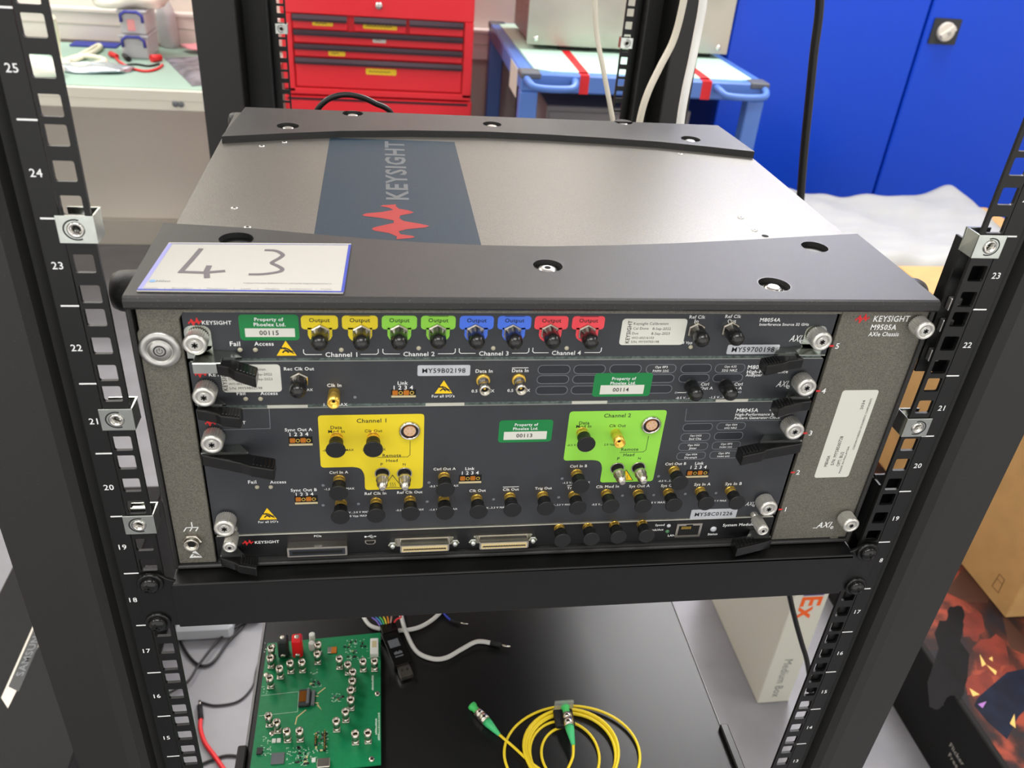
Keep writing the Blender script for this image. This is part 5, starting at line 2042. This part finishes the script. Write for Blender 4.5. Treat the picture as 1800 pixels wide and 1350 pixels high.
# plastic boxes
mat('translucent plastic', (214, 216, 220), 0.3, trans=0.35, alpha=0.85)
mat('handle blue', (58, 62, 150), 0.4)
mat('content pink', (226, 150, 150), 0.5)
bub = bt(242, 104)
for i, (pa, pb_, zz0, zz1, lb) in enumerate((((212, 104), (272, 104), 0, 66, 'clear plastic box with a blue handle, lower of the two stacked on the bench'), ((217, 60), (272, 60), 67, 133, 'clear plastic box with pink contents and a blue handle, upper of the bench stack'))):
    xa, xb = bt(212 + 4 * i, 104)[0], bt(268 + 2 * i, 104)[0]
    t = thing('plastic_storage_box', ((xa + xb) / 2, bub[1] + 60, TZ + zz0), lb, 'storage box', 'clear boxes stacked on the bench')
    b = MB()
    b.box(xa + 5, xb - 5, bub[1], bub[1] + 130, TZ + zz0 + 0.5, TZ + zz1 - 8, 'translucent plastic', 4)
    b.box(xa, xb, bub[1] - 4, bub[1] + 134, TZ + zz1 - 9, TZ + zz1, 'translucent plastic', 3)
    b.build('tub', t)
    xm, wz = (xa + xb) / 2, (xb - xa)
    b = MB()
    b.tube([(xm - wz * .36, bub[1] - 7, TZ + zz0 + 34), (xm - wz * .36, bub[1] - 9, TZ + zz1 - 14), (xm - wz * .2, bub[1] - 9, TZ + zz1 - 4), (xm + wz * .2, bub[1] - 9, TZ + zz1 - 4), (xm + wz * .36, bub[1] - 9, TZ + zz1 - 14), (xm + wz * .36, bub[1] - 7, TZ + zz0 + 34)], 4.5, 'handle blue', 8)
    b.build('handle', t)
    if i:
        MB().box(xa + 20, xa + 50, bub[1] - 1.5, bub[1] + 60, TZ + zz0 + 5, TZ + zz0 + 45, 'content pink', 6).build('contents', t)
mat('bubble wrap', (228, 226, 214), 0.35, bump=0.8, bscale=70)


def blob(name, cx, cy, cz, rx, ry, rz, m_, label, cat, seed=1, amp=.2, flat=True, n=28, kinds=None, group=None):
    random.seed(seed)
    ph = [random.uniform(0, 6) for _ in range(6)]
    vs = []
    fs = []
    for j in range(n // 2 + 1):
        th = math.pi * j / (n // 2)
        for i in range(n):
            a = 2 * math.pi * i / n
            k = 1 + amp * (math.sin(3 * a + ph[0] + 2 * th) + .7 * math.sin(5 * a + ph[1] - 3 * th) + .5 * math.sin(7 * th + ph[2] + 2 * a)) / 2
            x, y, z = rx * k * math.sin(th) * math.cos(a), ry * k * math.sin(th) * math.sin(a), rz * k * math.cos(th)
            if flat and z < -rz * .5:
                z = -rz * .5
            vs.append((cx + x, cy + y, cz + z + (rz * .5 if flat else 0)))
    for j in range(n // 2):
        for i in range(n):
            fs.append((j * n + i, j * n + (i + 1) % n, (j + 1) * n + (i + 1) % n, (j + 1) * n + i))
    o = MB().add(vs, fs, m_, True).build(name)
    return tag(o, label, cat, group)


bx = (bt(212, 104)[0] + bt(268, 104)[0]) / 2
blob('bubble_wrap', bx - 20, bub[1] + 60, TZ + 134, 105, 66, 42, 'bubble wrap', 'crumpled bubble wrap on top of the stacked clear boxes', 'bubble wrap', 5, .25)
blob('plastic_bag', bt(290, 92)[0], bub[1] + 190, TZ + 0.5, 30, 30, 95, 'translucent plastic', 'tall clear plastic bag behind the stacked boxes on the bench', 'plastic bag', 8, .12)
# cream cable bundle, blue strip, foil, leads
mat('cable cream', (228, 224, 200), 0.45)
cb = thing('cream_cable', tuple(bt(140, 100)), 'bundled cream cable on the mint bench at the left rail', 'cable')
b = MB()
for k, pts in enumerate((((92, 30), (100, 60), (104, 100), (120, 108), (150, 92), (172, 80), (176, 84), (160, 94), (125, 108)), ((100, 104), (130, 114), (165, 112), (185, 107), (170, 101), (140, 99), (110, 108)), ((60, 112), (100, 110), (140, 116), (180, 110), (184, 106)))):
    b.tube([bt(p[0], p[1], 8 + 3 * k + (150 if (k == 0 and i == 0) else 70 if (k == 0 and i == 1) else 0)) for i, p in enumerate(pts)], 7, 'cable cream', 8, res=5)
b.build('sheath', cb)
mat('label blue', (30, 44, 140), 0.5)
q = bt(166, 84)
tag(MB().box(q[0] - 70, q[0] + 62, q[1], q[1] + 60, TZ + 0.4, TZ + 6, 'label blue', 1).build('blue_folder'), 'dark blue flat packet lying behind the cream cable on the bench', 'packet')
mat('foil', (196, 206, 214), 0.25, metal=0.7, bump=0.8, bscale=60)
blob('foil_bag', bt(160, 124)[0], bt(160, 124)[1], TZ + 0.5, 110, 44, 13, 'foil', 'crinkled silver foil bag in front of the cream cable on the bench', 'foil bag', 11, .22)
blob('cloth_roll', bt(66, 134)[0], bt(66, 134)[1], TZ + 0.5, 70, 40, 34, 'bubble wrap', 'white rolled packing seen through the left rail holes on the bench', 'packing roll', 13, .1)
t = thing('crocodile_lead', tuple(bt(250, 118)), 'red crocodile-clip lead curving across the mint bench', 'test lead', 'clip leads on the bench')
MB().tube([bt(*p, 4) for p in ((202, 100), (212, 110), (232, 120), (256, 125), (276, 121), (286, 114))], 3.5, 'lead red', 8, res=5).build('wire', t)
MB().tube([bt(195, 95, 8), bt(206, 99, 8)], [9, 6], 'lead red', 10).build('clip_sleeve', t)
MB().tube([bt(266, 103, 10), bt(283, 101, 10)], [11, 9], 'lead red', 10).build('clip_sleeve', t)
t = thing('crocodile_lead', tuple(bt(222, 104)), 'black crocodile-clip lead beside the clear boxes on the bench', 'test lead', 'clip leads on the bench')
MB().tube([bt(*p, 3) for p in ((212, 118), (225, 114), (240, 113), (262, 116), (280, 112))], 3, 'cable black', 8, res=5).build('wire', t)
MB().tube([bt(218, 97, 8), bt(226, 104, 8)], [7, 8], 'cable black', 10).build('clip_sleeve', t)
# grey anti-static bag and pink packet
mat('antistatic grey', (128, 126, 136), 0.3, metal=0.3, noise=0.35, nscale=26, bump=0.7, bscale=30)
pts = [bt(*p) for p in ((288, 102), (338, 152), (430, 144), (430, 96))]
vs = []
n = 22
for j in range(n + 1):
    for i in range(n + 1):
        u, v = i / n, j / n
        p = (pts[0] * (1 - u) + pts[3] * u) * (1 - v) + (pts[1] * (1 - u) + pts[2] * u) * v
        e = min(u, 1 - u, v, 1 - v) * 5
        vs.append((p[0], p[1], TZ + 1 + min(1, e) * (9 + 3 * math.sin(p[0] * .05 + p[1] * .03) + 3 * math.sin(p[1] * .06 - p[0] * .02))))
fs = [(j * (n + 1) + i, j * (n + 1) + i + 1, (j + 1) * (n + 1) + i + 1, (j + 1) * (n + 1) + i) for j in range(n) for i in range(n)]
b = MB().add(vs, fs, 'antistatic grey', True)
lo = len(b.v)
b.add([(v[0], v[1], TZ + 0.3) for v in pts], [(0, 1, 2, 3)], 'antistatic grey')
tag(b.build('antistatic_bag'), 'large grey anti-static bag lying on the mint bench', 'bag')
q = bt(355, 95)
mat('pink print', (226, 150, 158), 0.5)
blob('pink_packet', q[0], q[1] + 20, TZ + 12, 62, 34, 9, 'pink print', 'small pink packet lying at the rear of the grey anti-static bag', 'packet', 17, .15)

# dark case and fixings low on the floor by the bench
q = P(205, 425, 'z', FZ)
tag(MB().box(q[0] - 110, q[0] + 110, q[1] - 20, q[1] + 120, FZ + 0.5, FZ + 60, 'box black', 8).build('dark_case'), 'small dark case on the floor beneath the bench', 'case')

# ------------------------------------------------------------------ red tool chest
mat('tool red', (228, 44, 54), 0.3)
mat('tool red recess', (150, 22, 30), 0.4)
mat('handle dark', (58, 44, 52), 0.3, metal=0.5)
mat('tape yellow', (240, 200, 40), 0.5)
TY = 2100
TCF = XZ(TY)
tc = thing('tool_chest', (-80, TY + 220, FZ), 'red metal tool chest with dark drawer pulls against the back wall', 'tool chest')


def tz(py_, px_=660):
    """height on the chest front; rows are read at their left end"""
    return P(520, py_, 'y', TY)[2]


X0, X1 = P(512, 60, 'y', TY)[0] - 12, P(832, 60, 'y', TY)[0]
DX0, DX1 = P(515, 60, 'y', TY)[0], P(815, 60, 'y', TY)[0]
b = MB()
b.box(X0 - 14, X1, TY + 6, TY + 440, tz(160), 330, 'tool red', 3)
for za, zb_ in ((tz(23), 330),):
    b.box(X0 - 14, X1, TY - 6, TY + 10, za, zb_, 'tool red', 3)
b.box(DX1 + 1, X1, TY - 6, TY + 8, tz(160), tz(23), 'tool red', 2)
b.box(X0 - 14, DX0 - 1, TY - 6, TY + 8, tz(160), tz(23), 'tool red', 2)
b.box(X0 - 14, X1, TY - 6, TY + 8, tz(164), tz(153), 'tool red', 2)
b.build('upper_case', tc)
b = MB()
b.box(X0 - 16, X1 + 4, TY - 4, TY + 442, FZ + 60, tz(167), 'tool red', 3)
b.box(X0 - 8, X1 - 8, TY - 5, TY - 3, tz(174), tz(170), 'handle dark')
b.build('lower_cabinet', tc)
for (a, c, y0_, y1_, y2_) in ((514, 612, 24, 35, 51), (622, 715, 24, 35, 51), (718, 815, 24, 35, 51), (515, 815, 51, 60, 75), (515, 815, 76, 85, 99), (515, 815, 100, 110, 152)):
    xa, xb = P(a, 60, 'y', TY)[0], P(c, 60, 'y', TY)[0]
    b = MB().box(xa + 1, xb - 1, TY - 4, TY + 5.5, tz(y2_) + 1, tz(y0_) - 1, 'tool red', 3)
    dr = b.build('drawer', tc)
    b = MB()
    b.prism(Fr((xa + 2, 0, 0), (0, 1, 0), (0, 0, 1)), [(TY - 4, tz(y0_) + 1), (TY - 9, tz(y0_) + 1), (TY - 13, tz(y1_) + 6), (TY - 13, tz(y1_)), (TY - 4, tz(y1_))], 0, xb - xa - 4, 'handle dark')
    b.build('drawer_pull', dr)
for (a, c, y0_, y1_, m_) in ((548.6, 585.5, 36, 45, 'tape yellow'), (638, 698, 40, 51, 'tape yellow'), (655, 678.6, 66, 75, 'sticker white'), (577, 607, 89, 98, 'tape yellow'), (643, 696.7, 120, 131, 'tape yellow')):
    pa, pc = P(a, y0_, 'y', TY - 5), P(c, y1_ + (c - a) * .04, 'y', TY - 5)
    b = MB()
    b.rect(XZ(TY - 4.5), pa[0], pc[0], pc[2], pa[2], 0.1, 0.6, m_, 3)
    b.stroke(XZ(TY - 4.5), [(pa[0] + 8 + k * 5, (pa[2] + pc[2]) / 2 + (1.5 if k % 2 else -1.5)) for k in range(max(3, int((pc[0] - pa[0] - 16) / 5)))], 1.6, 0.8, 'tool red recess' if m_ != 'tape yellow' else 'print dark')
    b.build('drawer_label', tc)
q = P(666, 10, 'y', TY - 6)
MB().lathe(XZ(TY - 6), q[0], q[2], [(10, 0), (10, 4), (7, 6), (3, 6.5)], 'chrome', 20).build('lock', tc)
for x in (X0 + 30, X1 - 40):
    for y in (TY + 40, TY + 380):
        b = MB()
        b.lathe(Fr((x, 0, FZ + 30), (0, 1, 0), (0, 0, 1)), y, 0, [(29, -12), (29, 12)], 'cable black', 18)
        b.box(x - 14, x + 14, y - 20, y + 20, FZ + 52, FZ + 61, 'satin steel')
        b.build('castor', tc)

# ------------------------------------------------------------------ blue trolley with the steel enclosure
mat('trolley blue', (84, 122, 196), 0.35)
mat('trolley cap', (92, 94, 100), 0.5)
mat('tape red', (216, 30, 40), 0.45)
mat('mint mat', (196, 232, 212), 0.5)
mat('cabinet grey', (128, 124, 126), 0.5)
TRZ = -70.0
a_, c_ = P(915, 125, 'z', TRZ), P(1357, 151, 'z', TRZ)
bb_ = P(856, 38, 'z', TRZ)
tx0, tx1, ty0, ty1 = a_[0], c_[0], (a_[1] + c_[1]) / 2, bb_[1]
zap = P(1100, 169, 'y', ty0)[2]
tr = thing('lab_trolley', ((tx0 + tx1) / 2, (ty0 + ty1) / 2, FZ), 'light blue steel trolley with tube handles and a mint mat, taped in red', 'trolley')
b = MB()
b.box(tx0, tx1, ty0, ty0 + 34, zap, TRZ, 'trolley blue', 4)
b.box(tx0, tx1, ty1 - 34, ty1, zap, TRZ, 'trolley blue', 4)
b.box(tx0, tx0 + 34, ty0 + 34, ty1 - 34, zap, TRZ, 'trolley blue', 4)
b.box(tx1 - 34, tx1, ty0 + 34, ty1 - 34, zap, TRZ, 'trolley blue', 4)
b.box(tx0 + 30, tx1 - 30, ty0 + 30, ty1 - 30, TRZ - 12, TRZ - 4, 'trolley blue')
b.build('top_frame', tr)
b = MB()
b.prism(XY(TRZ), [(tx0 + 40, ty0 + 44), (tx0 + 80, ty0 + 22), (tx1 - 70, ty0 + 22), (tx1 - 34, ty0 + 40), (tx1 - 26, ty1 - 30), (tx0 + 26, ty1 - 30)], -3.8, 3, 'mint mat')
b.build('mat', tr)
for x in (tx0, tx1 - 48):
    for y in (ty0 + 1, ty1 - 40):
        MB().box(x + 1, x + 46, y, y + 40, FZ + 90, zap, 'trolley blue', 3).build('leg', tr)
for x in (tx0, tx1 - 48):
    MB().box(x - 2, x + 50, ty0 - 3, ty0 + 50, TRZ - 14, TRZ + 2, 'trolley cap', 3).build('corner_cap', tr)
MB().box(tx0 - 2, tx0 + 50, ty1 - 50, ty1 + 3, TRZ - 14, TRZ + 3, 'trolley cap', 3).build('corner_cap', tr)
b = MB()
b.box(tx0 + 47, tx1 - 50, ty0 + 60, ty1 - 45, FZ + 130, FZ + 160, 'trolley blue', 2)
b.build('lower_shelf', tr)
for x in (tx0 + 24, tx1 - 24):
    for y in (ty0 + 25, ty1 - 25):
        b = MB()
        b.lathe(Fr((x, 0, FZ + 42), (0, 1, 0), (0, 0, 1)), y, 0, [(41, -12), (41, 12)], 'cable black', 20)
        b.box(x - 18, x + 18, y - 18, y + 18, FZ + 84, FZ + 90, 'satin steel')
        b.build('castor', tr)
zh = P(1110, 148, 'y', ty0)[2]
for a, c in ((928, 1014), (1268, 1353)):
    xa, xb = P(a, 150, 'y', ty0 - 30)[0], P(c, 155, 'y', ty0 - 30)[0]
    zc = (TRZ + zap) / 2 - 2
    b = MB().tube([(xa, ty0 + 1, zc + 10), (xa + 3, ty0 - 22, zc + 8), (xa + 16, ty0 - 40, zc), ((xa + xb) / 2, ty0 - 44, zc - 2), (xb - 16, ty0 - 40, zc), (xb - 3, ty0 - 22, zc + 8), (xb, ty0 + 1, zc + 10)], 9, 'trolley blue', 12, res=4)
    b.build('tube_handle', tr)
eb = P(1100, 87, 'z', TRZ + 16)
for a, c, ta in ((1020, 1036, 975), (1236, 1253, 1190)):
    x0_, x1_ = P(a, 140, 'y', ty0)[0], P(c, 140, 'y', ty0)[0]
    b = MB()
    b.box(x0_, x1_, ty0 - 0.8, ty0, zap, TRZ, 'tape red')
    b.box(x0_, x1_, ty0 - 0.8, ty0 + 24, TRZ, TRZ + 0.6, 'tape red')
    b.box(x0_ , x1_, ty0 + 22, ty0 + 24, TRZ, TRZ + 3.6, 'tape red')
    b.prism(XY(TRZ + 3.2), [(x0_, ty0 + 22), (x1_, ty0 + 22), (x1_ + 5, eb[1] + 10), (x0_ + 5, eb[1] + 10)], 0, 0.5, 'tape red')
    b.build('tape_strip', tr)
q = P(905, 140, 'y', ty0)
MB().box(tx0 - 0.8, tx0, ty0 + 60, ty0 + 190, TRZ - 75, TRZ - 4, 'sticker white').build('paper_label', tr)

mat('stainless', (172, 168, 158), 0.28, metal=0.85, noise=0.16, nscale=5)
mat('stainless side', (140, 134, 126), 0.4, metal=0.6, noise=0.3, nscale=150)
ez = TRZ + 3 + 13
xa, xb = P(925, 78, 'z', ez)[0], P(1275, 95, 'z', ez)[0]
ey = P(1100, 87, 'z', ez)[1]
enc = thing('steel_enclosure', ((xa + xb) / 2, ey + 160, TRZ + 3), 'large stainless steel enclosure standing on the blue trolley', 'equipment enclosure')
b = MB()
b.box(xa + 12, xb - 12, ey + 4, ey + 330, ez, ez + 420, 'stainless side', 1)
b.build('case', enc)
b = MB()
b.box(xa, xb, ey, ey + 4, ez, ez + 420, 'stainless', 1)
fp = b.build('front_plate', enc)
b = MB()
for p in ((942, 68), (1262, 84), (1130, 77)):
    q = P(p[0], p[1], 'y', ey)
    b.lathe(XZ(ey), q[0], q[2], [(8, 0), (7, 4), (3, 5)], 'chrome', 14)
b.build('front_screws', fp)
for x in (xa + 95, xb - 130):
    MB().box(x, x + 90, ey + 20, ey + 60, TRZ + 3.1, ez - 0.1, 'strap black', 2).build('foot', enc)
for x in (xa + 95, xb - 130):
    MB().box(x, x + 90, ey + 260, ey + 300, TRZ + 3.1, ez - 0.1, 'strap black', 2).build('foot', enc)
# grey cabinet beneath the trolley top
gq0, gq1 = P(962, 180, 'y', ty0 + 120)[0], P(1252, 195, 'y', ty0 + 120)[0]
ug = thing('grey_cabinet', ((gq0 + gq1) / 2, ty0 + 300, FZ + 161), 'grey steel cabinet standing on the lower shelf of the blue trolley', 'cabinet')
MB().box(gq0, gq1 - 60, ty0 + 120, ty1 - 60, FZ + 160.5, zap - 60, 'cabinet grey', 3).build('body', ug)
MB().box(gq0 + 8, gq1 - 68, ty0 + 116, ty0 + 119.6, FZ + 180, zap - 75, 'cabinet grey', 1).build('door', ug)

# ------------------------------------------------------------------ blue cupboard
mat('cupboard blue', (0, 68, 205), 0.36)
mat('lock plate', (48, 50, 52), 0.45)
mat('knob cream', (214, 208, 196), 0.35)
CY = 2105
cpd = thing('blue_cupboard', (1500, CY + 200, FZ), 'tall bright blue steel cupboard with a turn knob on its right door', 'cupboard')
gx = 0.5 * (P(1640, 0, 'y', CY)[0] + P(1535, 345, 'y', CY)[0])
cx0 = P(1262, 180, 'y', CY)[0]
MB().box(cx0, gx + 640, CY + 22, WY - 25, FZ + 0.5, 1120, 'cupboard blue', 3).build('carcass', cpd)
MB().box(cx0, gx - 4, CY, CY + 21, FZ + 40, 1115, 'cupboard blue', 4).build('door', cpd)
dr = MB().box(gx + 4, gx + 640, CY, CY + 21, FZ + 40, 1115, 'cupboard blue', 4).build('door', cpd)
q = P(1660, 55, 'y', CY)
b = MB()
b.rect(XZ(CY), q[0] - 44, q[0] + 44, q[2] - 36, q[2] + 36, 0, 5, 'lock plate', 4)
kp = b.build('knob_plate', dr)
b = MB()
KF = XZ(CY - 5)
b.lathe(KF, q[0], q[2], [(27, 0), (27, 8), (25, 11)], 'knob cream', 28)
b.bar(KF.at(q[0] - 18, q[2] - 14, 14), KF.at(q[0] + 18, q[2] + 14, 14), 14, 14, 'knob cream', up=KF.n)
b.lathe(KF, q[0], q[2], [(6, 20), (5, 23)], 'satin steel', 16)
b.build('turn_knob', dr)

# ------------------------------------------------------------------ cables hanging behind the instrument


def hang(name, pts, r, m_, label, ext=True):
    p = [P(a, c, 'y', y) for a, c, y in pts]
    t = thing(name, tuple(p[len(p) // 2]), label, 'cable')
    MB().tube(p, r, m_, 10, res=6).build('sheath', t)


mat('cable ivory', (214, 208, 192), 0.45)
hang('hanging_cable', ((1047, -60, 480), (1046, 10, 480), (1049, 60, 480), (1060, 120, 475), (1077, 210, 470), (1084, 260, 468), (1090, 330, 465)), 2.6, 'cable ivory', 'slim white cable hanging in front of the left part of the steel enclosure')
hang('hanging_cable', ((1212, -60, 480), (1200, 10, 480), (1184, 70, 480), (1160, 118, 475), (1138, 165, 470), (1124, 215, 468), (1115, 290, 465)), 3.6, 'cable ivory', 'curved off-white cable hanging across the rear right post')
mat('cable bright', (236, 236, 232), 0.4)
hang('hanging_cable', ((1242, -60, 480), (1235, 10, 480), (1226, 60, 480), (1216, 110, 475), (1205, 160, 470), (1196, 215, 468), (1188, 300, 465)), 4.2, 'cable bright', 'bright white cable hanging just right of the rear right post')
hang('hanging_cable', ((1443, -60, 620), (1440, 20, 620), (1431, 90, 620), (1422, 180, 620), (1414, 260, 620), (1407, 350, 620), (1400, 450, 620)), 5.2, 'cable black', 'thick black cable hanging in front of the blue cupboard')
hang('looped_cable', ((540, 260, 400), (552, 205, 400), (572, 178, 400), (600, 167, 402), (632, 170, 404), (660, 182, 406), (688, 200, 408), (705, 260, 410)), 2.6, 'cable black', 'black cable looping up behind the rear bumper against the red tool chest')
hang('hanging_cable', ((1382, 1010, 140), (1388, 1048, 140), (1398, 1090, 138), (1409, 1130, 136), (1418, 1160, 134), (1424, 1200, 132), (1428, 1260, 130)), 2.6, 'cable black', 'black cable hanging in front of the white Medium Box below the shelf')
